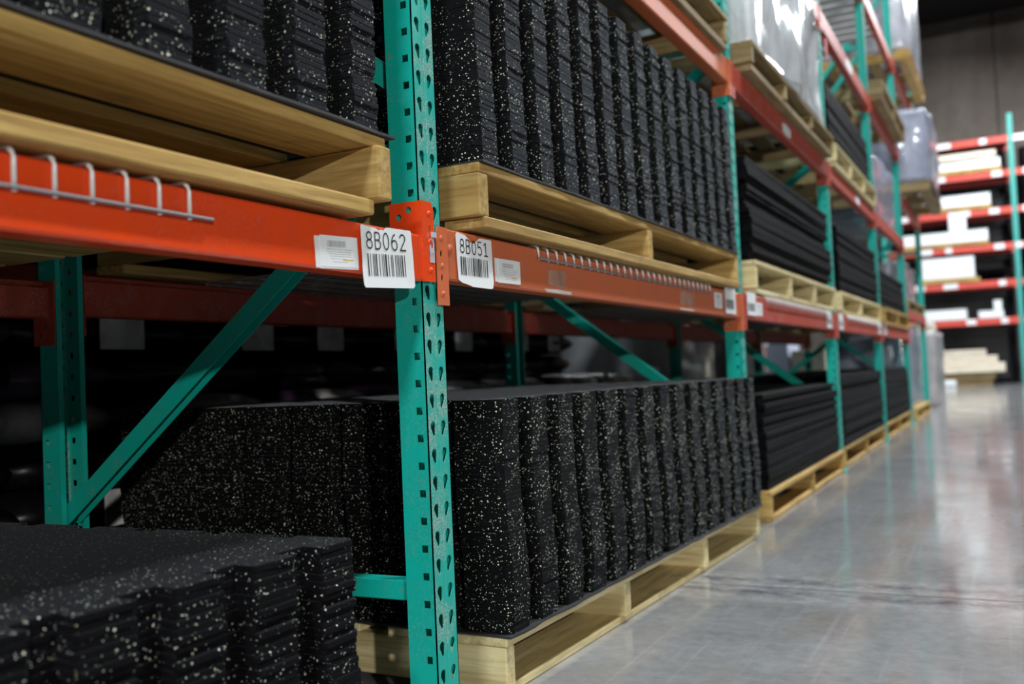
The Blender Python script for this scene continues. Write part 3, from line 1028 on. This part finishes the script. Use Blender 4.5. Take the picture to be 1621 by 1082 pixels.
# upper stack above 8B062
zt = H + 0.2772 + 0.136
slip_sheet(-0.922, -0.71, zt + 0.0005, 1.13, 2.10, 'dark slip sheet under the speckled mats above the 8B062 label', 0, 3)
mat_stack(52, -0.934, -0.70, zt + 0.0056, 1.22, 2.068, TH, M['speckled_up'], 'in the stack above the 8B062 label', 'speckled mats above the bright orange beam', 8, 15, 0.040, 0.060, 0.052, 0.0013, (0.003, 0.003, 4.0, 6.0), 23, phase=2.0, rot=0.0006)
# low stack nearest the viewer
zt = 0.128
slip_sheet(-0.93, -0.72, zt + 0.0005, 1.2, 1.98, 'dark slip sheet under the blurred low mat stack', 0, 4)
mat_stack(30, -0.934, -0.70, zt + 0.0056, 1.22, 1.955, TH, M['speckled_low'], 'in the low stack below the 8B062 label', 'speckled mats in the low stack', 8, 14, 0.036, 0.052, 0.040, 0.0012, (0.006, 0.006, 4.0, 6.0), 24, phase=0.4)

# plain black mats further along the row
TK = 0.0205


def plain_stack(n, xf, y0, ly, z0, where, group, seed, wob=0.006, rz=0.0):
    mat_stack(n, xf, y0, z0, 1.14, ly, TK, M['black_mat'], where, group, 1, 1, 0, 0, 0, wob, (0.004, 0.006, 5, 7), seed, rz=rz, tabs=False, name='stall_mat', look='plain black rubber mat', rot=0.002)


plain_stack(20, -0.970, 4.235, 1.93, 0.1315, 'on the first yellow floor pallet', 'plain mats on the first floor pallet', 31)
plain_stack(22, -0.972, 6.42, 2.08, 0.1315, 'on the second floor pallet of plain mats', 'plain mats on the second floor pallet', 32, 0.004)
plain_stack(22, -0.972, 8.75, 2.05, 0.1315, 'on the third floor pallet of plain mats', 'plain mats on the third floor pallet', 33, 0.004)
zt = H + 0.3032 + 0.1405
plain_stack(22, -0.970, 4.15, 2.04, zt, 'in the raised stack beside the speckled mats', 'plain mats in the first raised stack', 34, 0.008)
plain_stack(21, -0.970, 6.55, 1.98, zt, 'in the second raised stack of plain mats', 'plain mats in the second raised stack', 35, 0.004)
plain_stack(16, -0.972, 8.74, 2.06, H + 0.294 + 0.1405, 'in the third raised stack of plain mats', 'plain mats in the third raised stack', 36, 0.004)
plain_stack(20, -0.975, 6.46, 1.98, T2 + 0.1455, 'in the high stack past the white load', 'plain mats in the high stack', 37, 0.005)


# ------------------------------------------------------------------ film wrapped loads
def wrapped(name, label, x0, x1, y0, y1, z0, z1, mat, amp=0.02, seed=0, parts=(), group=None, cat='wrapped load', n=14, freq=3.0):
    """load under film: subdivided box pushed in and out by folds; x0 is the aisle face"""
    t = thing(name, label, cat, (x0, y0, z0), 0, group)
    bm = bmesh.new()
    bmesh.ops.create_cube(bm, size=1)
    bmesh.ops.subdivide_edges(bm, edges=bm.edges[:], cuts=n, use_grid_fill=True)
    sx, sy, sz = abs(x1 - x0), y1 - y0, z1 - z0
    for v in bm.verts:
        c = v.co.copy()
        q = Vector((-(0.5 - c.x) * sx, (c.y + 0.5) * sy, (c.z + 0.5) * sz))
        # round the vertical edges
        rx, ry = abs(c.x) * 2, abs(c.y) * 2
        d = Vector((c.x, c.y, 0))
        pin = max(0.0, min(1.0, (rx + ry - 1.55) / 0.45))
        q.x -= (1 if c.x > 0 else -1) * pin * 0.03
        q.y -= (1 if c.y > 0 else -1) * pin * 0.03
        f = noise.noise(Vector((q.x * freq + seed * 3.1, q.y * freq, q.z * freq * 0.8 + seed))) + 0.5 * abs(noise.noise(Vector((q.x * freq * 2.3, q.y * freq * 2.3 + seed, q.z * freq * 1.1))))
        if c.z > -0.48:
            nrm = Vector((c.x if rx > 0.97 else 0, c.y if ry > 0.97 else 0, c.z if abs(c.z) > 0.49 else 0))
            if nrm.length > 0:
                q += nrm.normalized() * amp * (f - 0.35)
        v.co = q
    me = bpy.data.meshes.new('film')
    bm.to_mesh(me)
    bm.free()
    me.materials.append(mat)
    me.polygons.foreach_set('use_smooth', [True] * len(me.polygons))
    link('film', me, t)
    return t


ww = wrapped('wrapped_load', 'white film wrapped load jutting out above the aisle', -0.895, -1.95, 4.12, 6.10, T2 + 0.128, H + 2.02, M['film_white'], 0.075, 1, cat='wrapped load', n=40, freq=1.7)
link('red_tape', box(0.004, 0.05, 0.11, M['red_tape'], 0.001), ww, (0.012, 1.80, 0.42), (0.1, 0, 0))
pallet('added unseen pallet shading the bay of the 8B062 label', -0.93, -0.70, 1.40, T2, depth=1.12, tone='dull', zs=(0.03, 0.089, 0.02), seed=22)  # out of view, added so the nearest bay falls in shade
wrapped('wrapped_load', 'added unseen load shading the bay of the 8B062 label', -0.95, -2.0, -0.65, 1.36, T2 + 0.141, H + 2.0, M['film_grey'], 0.02, 9)  # unseen load added to keep high light out of the nearest bay
wrapped('wrapped_load', 'load on the worn pallet above the speckled mats', -0.95, -2.0, 1.75, 3.76, T2 + 0.141, H + 2.0, M['film_grey'], 0.02, 2)
wrapped('wrapped_load', 'hazy blue wrapped load jutting into the aisle near the far end', -0.66, -1.88, 11.15, 13.05, H + 1.751 + 0.121, H + 2.66, M['film_blue'], 0.03, 3)
wrapped('wrapped_load', 'grey wrapped load on the low beam of the last bay', -0.99, -1.9, 11.2, 13.0, H + 0.506 + 0.121, H + 1.05, M['film_grey'], 0.03, 4)
wrapped('wrapped_load', 'tall grey purple wrapped load on the floor at the row end', -0.99, -1.85, 11.25, 12.95, 0.132, H + 0.36, M['film_blue'], 0.03, 5)
wrapped('wrapped_load', 'purple blue wrapped load behind the teal post, beyond the high mats', -0.97, -1.95, 8.75, 10.7, T2, H + 1.80, M['film_blue'], 0.03, 6)
wrapped('wrapped_load', 'pale bundle on the topmost beam of the last bay', -0.80, -1.8, 11.15, 13.05, LV4[0] + LV4[1] + 0.135, H + 4.3, M['film_grey'], 0.03, 7)
wrapped('wrapped_load', 'whitish wrapped load standing on the floor past the row end', -0.90, -1.8, 14.2, 15.9, 0.0, H + 0.34, M['film_pale'], 0.03, 8)
for i in range(3):
    o = link('timber_offcut', box(0.62, 0.30, 0.10, M['lumber'], 0.006), None, (-1.58, 14.5 + 0.36 * i, H + 0.352), (0, 0, 0.12 * (i - 1)))
    tag(o, ['pale timber offcut on the whitish load past the row end, first of three', 'pale timber offcut on the whitish load past the row end, middle of three', 'pale timber offcut on the whitish load past the row end, last of three'][i], 'timber', 'offcuts past the row end')

# grey deck panels on the topmost beams (seen from below)
t = thing('panel_deck', 'light grey deck of ribbed panels on the topmost beams', 'deck', (XF, 8.80, LV4[0] + LV4[1] + 0.001))
for k in range(7):
    link('deck_panel', box(1.07, 0.135, 0.03, M['deck_panel'], 0.006), t, (-1.075, 0.02 + 0.195 * k, 0.0))


# ------------------------------------------------------------------ labels
def strokes_to_mesh(lines, wdt, sx, sy, ox, oy):
    """polylines in glyph space -> ribbon quads in (y, z)"""
    vs, fs = [], []
    for ln in lines:
        pts = [Vector((ox + p_[0] * sx, oy + p_[1] * sy)) for p_ in ln]
        for i in range(len(pts) - 1):
            d = pts[i + 1] - pts[i]
            if d.length < 1e-7:
                continue
            d.normalize()
            nn = Vector((-d.y, d.x)) * wdt / 2
            e = d * wdt * 0.28
            a_, b_ = pts[i] - e, pts[i + 1] + e
            k = len(vs)
            vs += [a_ + nn, a_ - nn, b_ - nn, b_ + nn]
            fs.append((k, k + 1, k + 2, k + 3))
    return vs, fs


def arc(cx, cy, rx, ry, a0, a1, n=12):
    return [(cx + rx * math.cos(math.radians(a0 + (a1 - a0) * i / n)), cy + ry * math.sin(math.radians(a0 + (a1 - a0) * i / n))) for i in range(n + 1)]


GLYPH = {
    '8': [arc(0.5, 1.52, 0.40, 0.46, 0, 360, 18), arc(0.5, 0.54, 0.46, 0.52, 0, 360, 18)],
    'B': [[(0.08, 0), (0.08, 2)], [(0.08, 2), (0.5, 2)] + arc(0.5, 1.54, 0.38, 0.46, 90, -90), [(0.08, 1.08), (0.5, 1.08)] + arc(0.5, 0.54, 0.44, 0.54, 90, -90) + [(0.08, 0)]],
    '0': [arc(0.5, 1.0, 0.44, 1.0, 0, 360, 22)],
    '6': [arc(0.5, 0.60, 0.44, 0.60, 0, 360, 18), arc(0.86, 0.75, 0.80, 1.25, 180, 105, 8)],
    '2': [arc(0.48, 1.50, 0.42, 0.50, 165, -20, 12) + [(0.06, 0.0), (0.95, 0.0)]],
    '5': [[(0.86, 2), (0.14, 2), (0.10, 1.08)] + arc(0.46, 0.64, 0.46, 0.62, 125, -140, 14)],
    '1': [[(0.12, 1.62), (0.52, 2), (0.52, 0)], [(0.12, 0), (0.92, 0)]],
}


def curved(y, z, bow, wdt, hgt):
    """slight curl of the paper away from the beam"""
    return bow * (max(0.0, 0.5 - z / hgt)) ** 2 + bow * 0.5 * (2 * y / wdt - 1) ** 2


def paper_sheet(outline, wdt, hgt, bow, th=0.0006, n=9):
    """sheet grid clipped to the outline is not needed: fan the outline over a few inner rows"""
    loops = [[Vector((a_, b_, 0)) for a_, b_ in outline]]
    bm = bmesh.new()
    vv = [bm.verts.new((0, a_, b_)) for a_, b_ in outline]
    f = bm.faces.new(vv)
    bmesh.ops.triangulate(bm, faces=[f])
    for cut in range(1, n):
        bmesh.ops.bisect_plane(bm, geom=bm.verts[:] + bm.edges[:] + bm.faces[:], plane_co=(0, wdt * cut / n, 0), plane_no=(0, 1, 0))
        bmesh.ops.bisect_plane(bm, geom=bm.verts[:] + bm.edges[:] + bm.faces[:], plane_co=(0, 0, hgt * cut / n), plane_no=(0, 0, 1))
    bmesh.ops.recalc_face_normals(bm, faces=bm.faces[:])
    if sum(q.normal.x for q in bm.faces) < 0:
        bmesh.ops.reverse_faces(bm, faces=bm.faces[:])
    bmesh.ops.solidify(bm, geom=bm.faces[:], thickness=th)
    for v in bm.verts:
        v.co.x += curved(v.co.y, v.co.z, bow, wdt, hgt)
    return bm


def location_label(code, label, y0, z0, wdt, hgt, outline, rot, bow, x, seed, band=(0.10, 0.84)):
    rr = random.Random(seed)
    t = thing('location_label', label, 'label', (x, y0, z0), 0, 'bar coded location labels on the beams')
    t.rotation_euler = (rot, 0, 0)
    bm = paper_sheet(outline, wdt, hgt, bow)
    me = bpy.data.meshes.new('sheet')
    bm.to_mesh(me)
    bm.free()
    me.materials.append(M['paper'])
    link('sheet', me, t)

    def lift(pts, extra=0.0009):
        return [(curved(p_[0], p_[1], bow, wdt, hgt) + extra, p_[0], p_[1]) for p_ in pts]

    if code:
        vs, fs = [], []
        gw = 0.118 * wdt
        step = (0.815 * wdt) / 5
        gh = 0.265 * hgt / 2
        for i, ch in enumerate(code):
            v_, f_ = strokes_to_mesh(GLYPH[ch], 0.0026 * wdt / 0.15, gw, gh, 0.10 * wdt + i * step, 0.625 * hgt)
            k = len(vs)
            vs += v_
            fs += [tuple(q + k for q in g) for g in f_]
        link('lettering', mesh('lettering', lift(vs), fs, M['ink']), t)
    vs, fs = [], []
    y = band[0] * wdt
    while y < band[1] * wdt:
        bw = rr.choice((0.011, 0.013, 0.022, 0.030)) * wdt
        for zz0, zz1 in ((0.185, 0.36), (0.36, 0.545)):
            k = len(vs)
            vs += [(y, zz0 * hgt), (y + bw, zz0 * hgt), (y + bw, zz1 * hgt), (y, zz1 * hgt)]
            fs.append((k, k + 1, k + 2, k + 3))
        y += bw + rr.choice((0.016, 0.020, 0.030, 0.042)) * wdt
    link('bar_code', mesh('bar_code', lift(vs), fs, M['ink']), t)
    return t


XB = XF + 0.006
w1, h1 = 0.156, 0.106
out1 = [(0.0, 0.004), (0.004, 0.0), (w1 - 0.006, -0.001), (w1, 0.003), (w1 + 0.001, 0.05), (w1 - 0.001, h1 - 0.006), (w1 - 0.003, h1 - 0.003), (w1 * 0.55, h1 - 0.001), (w1 * 0.50, h1 - 0.002), (w1 * 0.46, h1 - 0.007), (w1 * 0.42, h1 - 0.0055), (w1 * 0.36, h1 - 0.007), (w1 * 0.30, h1 - 0.004), (w1 * 0.28, h1 - 0.004), (0.006, h1), (0.001, h1 - 0.002), (0.002, 0.05)]
location_label('8B062', 'white location label reading 8B062 with a bar code', 1.3285, H + 0.1575, w1, h1, out1, 0.055, 0.004, XB + 0.0024, 5)
w2, h2 = 0.148, 0.101
out2 = [(0.004, 0.008), (0.018, 0.003), (0.045, 0.0), (0.060, -0.003), (w2 - 0.012, -0.004), (w2 - 0.004, -0.002), (w2, 0.012), (w2 - 0.002, h2 - 0.006), (w2 - 0.004, h2 - 0.003), (w2 * 0.66, h2 - 0.003), (w2 * 0.62, h2 - 0.006), (w2 * 0.60, h2 - 0.012), (w2 * 0.50, h2 - 0.016), (w2 * 0.40, h2 - 0.015), (w2 * 0.36, h2 - 0.009), (w2 * 0.28, h2 - 0.003), (0.006, h2 + 0.001), (0.0, h2 - 0.005)]
location_label('8B051', 'white location label reading 8B051, torn at its top edge', 1.640, H + 0.1835, w2, h2, out2, 0.012, 0.003, XB + 0.0024, 9)


def shipping_sticker(label, y0, z0, wdt, hgt, sheets, rot, x, seed):
    """a few small delivery slips stuck one over another"""
    rr = random.Random(seed)
    t = thing('shipping_sticker', label, 'sticker', (x, y0, z0), 0, 'small paper slips beside the location labels')
    t.rotation_euler = (rot, 0, 0)
    for i, (dy, dz, s) in enumerate(sheets):
        link('slip', box(0.0005, wdt * s, hgt * (0.9 + 0.1 * s), M['paper'], 0.0), t, (0.0006 * i, dy, dz))
    top = 0.0006 * len(sheets)
    y0_, z0_ = sheets[-1][0], sheets[-1][1]
    vs, fs = [], []

    def rect(a_, b_, c_, d_):
        k = len(vs)
        vs.extend([(top, a_, c_), (top, b_, c_), (top, b_, d_), (top, a_, d_)])
        fs.append((k, k + 1, k + 2, k + 3))

    y = y0_ + wdt * 0.17
    while y < y0_ + wdt * 0.66:
        bw = rr.choice((0.006, 0.012, 0.016)) * wdt
        rect(y, y + bw, z0_ + hgt * 0.64, z0_ + hgt * 0.84)
        y += bw + rr.choice((0.008, 0.014)) * wdt
    link('bar_code', mesh('bar_code', vs[:], fs[:], M['ink_grey']), t)
    vs.clear()
    fs.clear()
    for row, zz in enumerate((0.55, 0.47, 0.40, 0.33, 0.25, 0.15)):
        y = y0_ + wdt * (0.14 + 0.03 * row)
        end = y0_ + wdt * rr.uniform(0.62, 0.86)
        while y < end:
            q = rr.uniform(0.01, 0.04) * wdt
            rect(y, y + q, z0_ + hgt * zz, z0_ + hgt * (zz + 0.022))
            y += q + rr.uniform(0.008, 0.02) * wdt
    link('printed_lines', mesh('printed_lines', vs[:], fs[:], M['ink_grey']), t)
    vs.clear()
    fs.clear()
    rect(y0_ + wdt * 0.56, y0_ + wdt * 0.84, z0_ + hgt * 0.21, z0_ + hgt * 0.255)
    link('marker_stroke', mesh('marker_stroke', vs[:], fs[:], M['marker'], False), t)
    return t


shipping_sticker('small white slip sheets beside the 8B062 label', 1.209, H + 0.182, 0.100, 0.050, ((0.0, 0.0, 1.0), (0.010, -0.001, 1.0), (0.012, 0.002, 0.98)), 0.05, XB + 0.0005, 2)
shipping_sticker('small white slip sheets beside the 8B051 label', 1.802, H + 0.199, 0.102, 0.050, ((0.0, 0.0, 1.0), (0.012, -0.002, 0.95), (0.014, -0.001, 1.0)), 0.012, XB + 0.0005, 4)


def plain_out(a_, b_):
    return [(0, 0), (a_, 0), (a_, b_), (0, b_)]


FAR = [(3.64, 0.20, 0.150, 0.100, 'white bar coded label at the far end of the worn orange beam'), (3.985, 0.205, 0.150, 0.095, 'white bar coded label at the near end of the first faded red beam'),
       (5.90, 0.198, 0.17, 0.100, 'white bar coded label at the far end of the first faded red beam'), (6.345, 0.198, 0.17, 0.100, 'white bar coded label at the near end of the second faded red beam'),
       (8.34, 0.205, 0.20, 0.10, 'white bar coded label at the far end of the second faded red beam'), (8.72, 0.205, 0.20, 0.10, 'white bar coded label at the near end of the third faded red beam')]
for i, (y, z, a_, b_, lab) in enumerate(FAR):
    location_label('', lab, y, H + z, a_, b_, plain_out(a_, b_), 0.0, 0.003, XB + 0.0024, 40 + i)
for i, (y, z, lab) in enumerate(((3.50, 0.215, 'small white slip near the far end of the worn orange beam'), (4.155, 0.208, 'small white slip at the near end of the first faded red beam'))):
    shipping_sticker(lab, y, H + z, 0.10, 0.055, ((0, 0, 1.0), (0.006, 0.002, 0.97)), 0.0, XB + 0.0005, 60 + i)
for y, z, a_, b_, lab in ((2.70, 1.142, 0.11, 0.06, 'white paper scrap on the dull red beam above the speckled mats'), (4.92, 1.150, 0.20, 0.055, 'white paper scrap on the beam under the white wrapped load'), (7.45, 1.150, 0.22, 0.06, 'white paper scrap on the beam under the high black mats'), (7.35, 2.13, 0.3, 0.07, 'white paper scrap on the salmon beam above the high black mats')):
    o = link('paper_scrap', mesh('paper_scrap', *flat_patch(ragged(a_, b_, 10, rs, 0.08)), M['paper_far']), None, (XB + 0.0004, y + a_ / 2, H + z + b_ / 2))
    tag(o, lab, 'paper', 'paper scraps on the upper beams')


# ------------------------------------------------------------------ the row behind (dark, seen through the lower bay)
def bag_load(label, x0, y0, seed, rows, group='wrapped loads in the row behind'):
    """wrapped pallet of plump bags with a printed band at the top layers"""
    rr = random.Random(seed)
    t = thing('bag_pallet_load', label, 'bag load', (x0, y0, 0), 0, group)
    z = 0.131
    link('pallet_base', box(1.0, 1.0, 0.13, M['wood_x_dull'], 0.004), t, (-1.0, 0, 0))
    for k in range(rows):
        printed = k in (0, 3)
        hh = 0.142
        for j in range(3):
            bm = bmesh.new()
            bmesh.ops.create_cube(bm, size=1)
            bmesh.ops.subdivide_edges(bm, edges=bm.edges[:], cuts=3, use_grid_fill=True)
            for v in bm.verts:
                c = v.co
                f = (1 - (2 * c.x) ** 4 * 0.25) * (1 - (2 * c.y) ** 4 * 0.25)
                v.co = Vector((c.x * 0.97 * (1 - 0.10 * (2 * c.z) ** 2), c.y * 0.325 * (1 - 0.14 * (2 * c.z) ** 2), c.z * hh * f))
                v.co += Vector((rr.uniform(-1, 1), rr.uniform(-1, 1), rr.uniform(-1, 1))) * 0.004
            me = bpy.data.meshes.new('bag')
            bm.to_mesh(me)
            bm.free()
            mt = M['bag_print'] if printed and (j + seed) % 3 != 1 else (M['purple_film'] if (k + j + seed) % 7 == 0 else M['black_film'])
            me.materials.append(mt)
            me.polygons.foreach_set('use_smooth', [True] * len(me.polygons))
            link('bag', me, t, (-0.5 + rr.uniform(-0.02, 0.02), 0.17 + 0.33 * j, z + hh / 2), (0, 0, rr.uniform(-0.03, 0.03)))
        z += hh * 0.93
    pl = box(0.003, 0.17, 0.11, M['bag_print'], 0.0)
    for yy, zz in ((0.08 + 0.1 * (seed % 2), 0.14 + 5.5 * hh * 0.93), (0.62, 0.14 + 5.5 * hh * 0.93), (0.62, 0.325)):
        if zz < z:
            link('paper_label', pl, t, (0.0, yy, zz - 0.055))
    return t


spots = [(-2.50, 0.35), (-2.48, 1.45), (-2.52, 2.55), (-2.50, 3.62), (-2.50, 4.72), (-2.50, 5.80)]
names = ['shadowed load of dark bags behind the rear post', 'shadowed load of dark bags behind the diagonal brace', 'shadowed load of printed bags behind the speckled floor stack', 'shadowed load of dark bags behind the worn orange beam', 'shadowed load of bags behind the second frame', 'shadowed load of bags behind the first plain floor mats']
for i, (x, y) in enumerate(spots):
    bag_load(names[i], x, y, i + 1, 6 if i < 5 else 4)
for i, (ya, yb) in enumerate(((-0.6, 1.4), (1.7, 3.75), (4.05, 6.1))):
    wrapped('wrapped_load', ['added black load darkening the row behind the 8B062 bay', 'added black load darkening the row behind the 8B051 bay', 'added black load darkening the row behind the white load'][i], -2.45, -3.5, ya, yb, H + 0.36, H + 1.15, M['black_film'], 0.02, 20 + i)  # black loads added to darken the view above the rear beams
    t = thing('rack_crossbeam', ['shadowed beam under the black load in the row behind the 8B062 bay', 'shadowed beam under the black load in the row behind the 8B051 bay', 'shadowed beam under the black load in the row behind the white load'][i], 'rack beam', (-2.40, ya - 0.1, H + 0.275), 0, 'beams of the row behind')
    link('rail', box(0.05, yb - ya + 0.2, 0.084, M['red'], 0.004), t)
    link('rail', box(0.05, yb - ya + 0.2, 0.084, M['red'], 0.004), t, (-1.1, 0, 0))
# paler things in the next aisle, seen through the gaps
wrapped('wrapped_load', 'pale wrapped load behind the second plain floor mats', -2.5, -3.5, 7.6, 9.2, 0.0, H + 0.45, M['film_white'], 0.03, 11)
wrapped('wrapped_load', 'pale wrapped load behind the third plain floor mats', -2.5, -3.5, 9.6, 11.4, 0.0, H + 0.45, M['film_grey'], 0.03, 12)
for i, (xa, xb, z1, mt, lab) in enumerate(((-3.42, -3.12, 0.38, 'white', 'white carton in the next aisle, seen through the first lower bay'), (-3.08, -2.80, 0.33, 'film_blue_c', 'pale blue carton in the next aisle, seen through the first lower bay'), (-2.76, -2.30, 0.17, 'lumber', 'cream timber block in the next aisle, seen through the first lower bay'))):
    t = thing('carton', lab, 'carton', (xa, 13.9, 0.0), 0, 'goods in the next aisle')
    link('body', box(xb - xa, 0.8, H + z1 - 0.02, M[mt], 0.01), t)
    link('lid', box(xb - xa + 0.01, 0.81, 0.018, M[mt], 0.004), t, (-0.005, -0.005, H + z1 - 0.0195))

# ------------------------------------------------------------------ racks across the end of the aisle
YF = 24.0
T = [4.80, 4.05, 3.23, 2.44, 1.63, 0.80]
for i, x in enumerate((0.16, -2.56)):
    t = thing('far_upright_frame', ['teal frame of the racks across the aisle end, nearest the picture edge', 'teal frame of the racks across the aisle end, behind the wrapped loads'][i], 'rack frame', (x, YF, 0), 0, 'frames of the racks across the aisle end')
    for yy in (0.0, 1.0):
        mb = MB()
        hgt = H + 5.28
        mb.box(0, 0.10, 0, 0.003, 0, hgt).box(0, 0.003, 0.003, 0.075, 0, hgt).box(0.097, 0.10, 0.003, 0.075, 0, hgt)
        link('post', mb.mesh('post', M['teal_far']), t, (0, yy, 0))
    for zz in (0.4, 1.6, 2.8, 4.0, 5.2):
        link('strut', box(0.04, 0.93, 0.04, M['teal_far'], 0.003), t, (0.03, 0.076, zz))
LEV = ['top', 'second highest', 'third highest', 'middle low', 'second lowest', 'lowest']
rf = random.Random(8)
for i, zt in enumerate(T):
    for side, (xa, xb) in enumerate(((-2.46, 0.16), (0.26, 2.9))):
        for rear in (0, 1):
            if rear and side:
                continue
            yb = YF - 0.006 if not rear else YF + 1.05
            t = thing('rack_crossbeam', '%s red %sbeam across the aisle end%s' % (LEV[i], 'rear ' if rear else '', ', past the end post' if side else ''), 'rack beam', (xa + 0.002, yb, H + zt - 0.14), 0, 'beams of the racks across the aisle end')
            link('rail', box(xb - xa - 0.004, 0.05, 0.14, M['red_far'], 0.004), t, (0, 0 if not rear else -0.05, 0))
            if not rear:
                for k in range(3 if side == 0 else 1):
                    px = ([0.55, 1.35, 2.28] if side == 0 else [0.12])[k] + rf.uniform(-0.25, 0.25)
                    link('label', box(rf.choice((0.14, 0.2, 0.3)), 0.002, 0.12, M['paper_far'], 0), t, (min(px, xb - xa - 0.35), -0.0025, 0.01))


for i, zt in enumerate(T):
    t = thing('shade_deck', '%s added dark deck shading the racks across the aisle end' % LEV[i], 'deck', (-2.44, YF + 0.05, H + zt - 0.032), 0, 'added decks shading the racks across the aisle end')  # solid decks added to block overhead light, leaving the back dark
    for k in range(5):
        link('shade_board', box(0.50, 0.94, 0.03, M['deck_dark'], 0.003), t, (0.005 + 0.514 * k, 0, 0))


def far_pallet(x0, x1, z, label, hgt=0.10):
    t = thing('pallet', label, 'pallet', (x0, YF - 0.03, z), 0, 'pallets on the racks across the aisle end')
    L = x1 - x0
    for yy in (0.0, 0.5, 1.0):
        link('stringer', box(L, 0.04, hgt - 0.04, M['wood_x_warm'], 0.003), t, (0, yy, 0.02))
    for k in range(5):
        link('top_board', box(L / 5 * 0.86, 1.04, 0.02, M['wood_y_warm'], 0.002), t, (L / 5 * k + L * 0.01, 0, hgt - 0.02))
        if k % 2 == 0:
            link('bottom_board', box(L / 5 * 0.86, 1.04, 0.02, M['wood_y_warm'], 0.002), t, (L / 5 * k + L * 0.01, 0, 0))
    return t


def carton(x0, x1, z0, z1, label, y0=None, dep=0.95):
    t = thing('carton', label, 'carton', (x0, YF - 0.02 if y0 is None else y0, z0), 0, 'white cartons on the racks across the aisle end')
    L = x1 - x0
    link('body', box(L, dep, z1 - z0 - 0.012, M['white'], 0.008), t)
    link('lid', box(L + 0.012, dep + 0.012, 0.011, M['white'], 0.003), t, (-0.006, -0.006, z1 - z0 - 0.0118))
    return t


pal_spec = [(1, -1.30, 0.0, 0.10), (2, -1.42, -0.24, 0.10), (3, -2.15, -0.33, 0.09), (4, -1.80, -0.56, 0.11)]
tops = {1: 4.345, 2: 3.59, 3: 2.79, 4: 2.215}
nm = {1: 'flat white carton just under the top far beam', 2: 'flat white carton on the third highest far beam', 3: 'long white carton behind the teal post, middle of the far racks', 4: 'tall white carton on the second lowest far beam'}
for lv, xa, xb, ph in pal_spec:
    far_pallet(xa, xb, H + T[lv] + 0.001, 'small pallet under the ' + nm[lv], ph)
    carton(xa + 0.02, xb - (0.02 if lv != 4 else 0.10), H + T[lv] + ph + 0.002, H + tops[lv], nm[lv])
carton(-1.75, -0.87, H + T[5] + 0.001, H + 1.04, 'low white carton at the left on the lowest far beam')
carton(-0.63, -0.13, H + T[5] + 0.001, H + 0.97, 'small white carton on the lowest far beam')
carton(-0.32, -0.16, H + 0.972, H + 1.19, 'little white carton standing on the small white carton', dep=0.3)
# plank deck under the top beam
t = thing('plank', 'long cream plank under the top far beam', 'plank', (-2.3, YF + 0.12, H + 4.43), 0)
link('board', box(2.2, 0.3, 0.12, M['lumber'], 0.004), t)
link('cleat', box(0.05, 0.93, 0.04, M['lumber'], 0.003), t, (0.1, 0.0, -0.041))
link('cleat', box(0.05, 0.93, 0.04, M['lumber'], 0.003), t, (2.0, 0.0, -0.041))
o = link('notice_sheet', box(0.36, 0.004, 0.42, M['paper_far'], 0.001), None, (-1.13, YF - 0.0125, H + 2.80))
tag(o, 'blank looking white sheet hanging from the third highest far beam', 'sheet')

for i, (xa, xb, za, zb, lab) in enumerate(((-2.6, 0.1, 0.0, 2.5, 'lower added black load darkening the back of the racks across the aisle end'), (-2.6, 0.1, 2.52, H + 4.75, 'upper added black load darkening the back of the racks across the aisle end'), (0.35, 2.9, 0.0, 2.5, 'lower added black load darkening behind the end post of the far racks'), (0.35, 2.9, 2.52, H + 4.75, 'upper added black load darkening behind the end post of the far racks'))):
    wrapped('wrapped_load', lab, xb, xa, YF + 1.25, YF + 2.3, za, zb, M['black_film'], 0.02, 40 + i)  # black loads added as a dark backing behind the far shelves
# lumber on the floor below the far racks
zz = 0.0
for i, (xr, hh, mt, yo) in enumerate(((-0.42, 0.13, 'wood_x_dull', 0.05), (-0.36, 0.16, 'wood_x_dull', 0.02), (-0.16, 0.20, 'lumber', -0.04), (-0.30, 0.16, 'lumber', 0.0), (-0.52, 0.14, 'lumber', 0.03))):
    o = link('lumber_board', box(3.0, 0.5, hh, M[mt], 0.006), None, (xr - 3.0, YF - 0.55 + yo, zz))
    tag(o, ['dark lumber timber lowest in the far floor stack', 'brown lumber timber second in the far floor stack', 'pale lumber timber reaching furthest out of the far floor stack', 'pale lumber timber second from the top of the far floor stack', 'short pale lumber timber topmost on the far floor stack'][i], 'lumber', 'timbers stacked on the floor at the aisle end')
    zz += hh + 0.001
o = link('paper_bundle', box(0.42, 0.25, 0.14, M['white'], 0.02), None, (-1.55, YF - 0.85, 0.0))
tag(o, 'small white bundle on the floor before the far timbers', 'bundle')
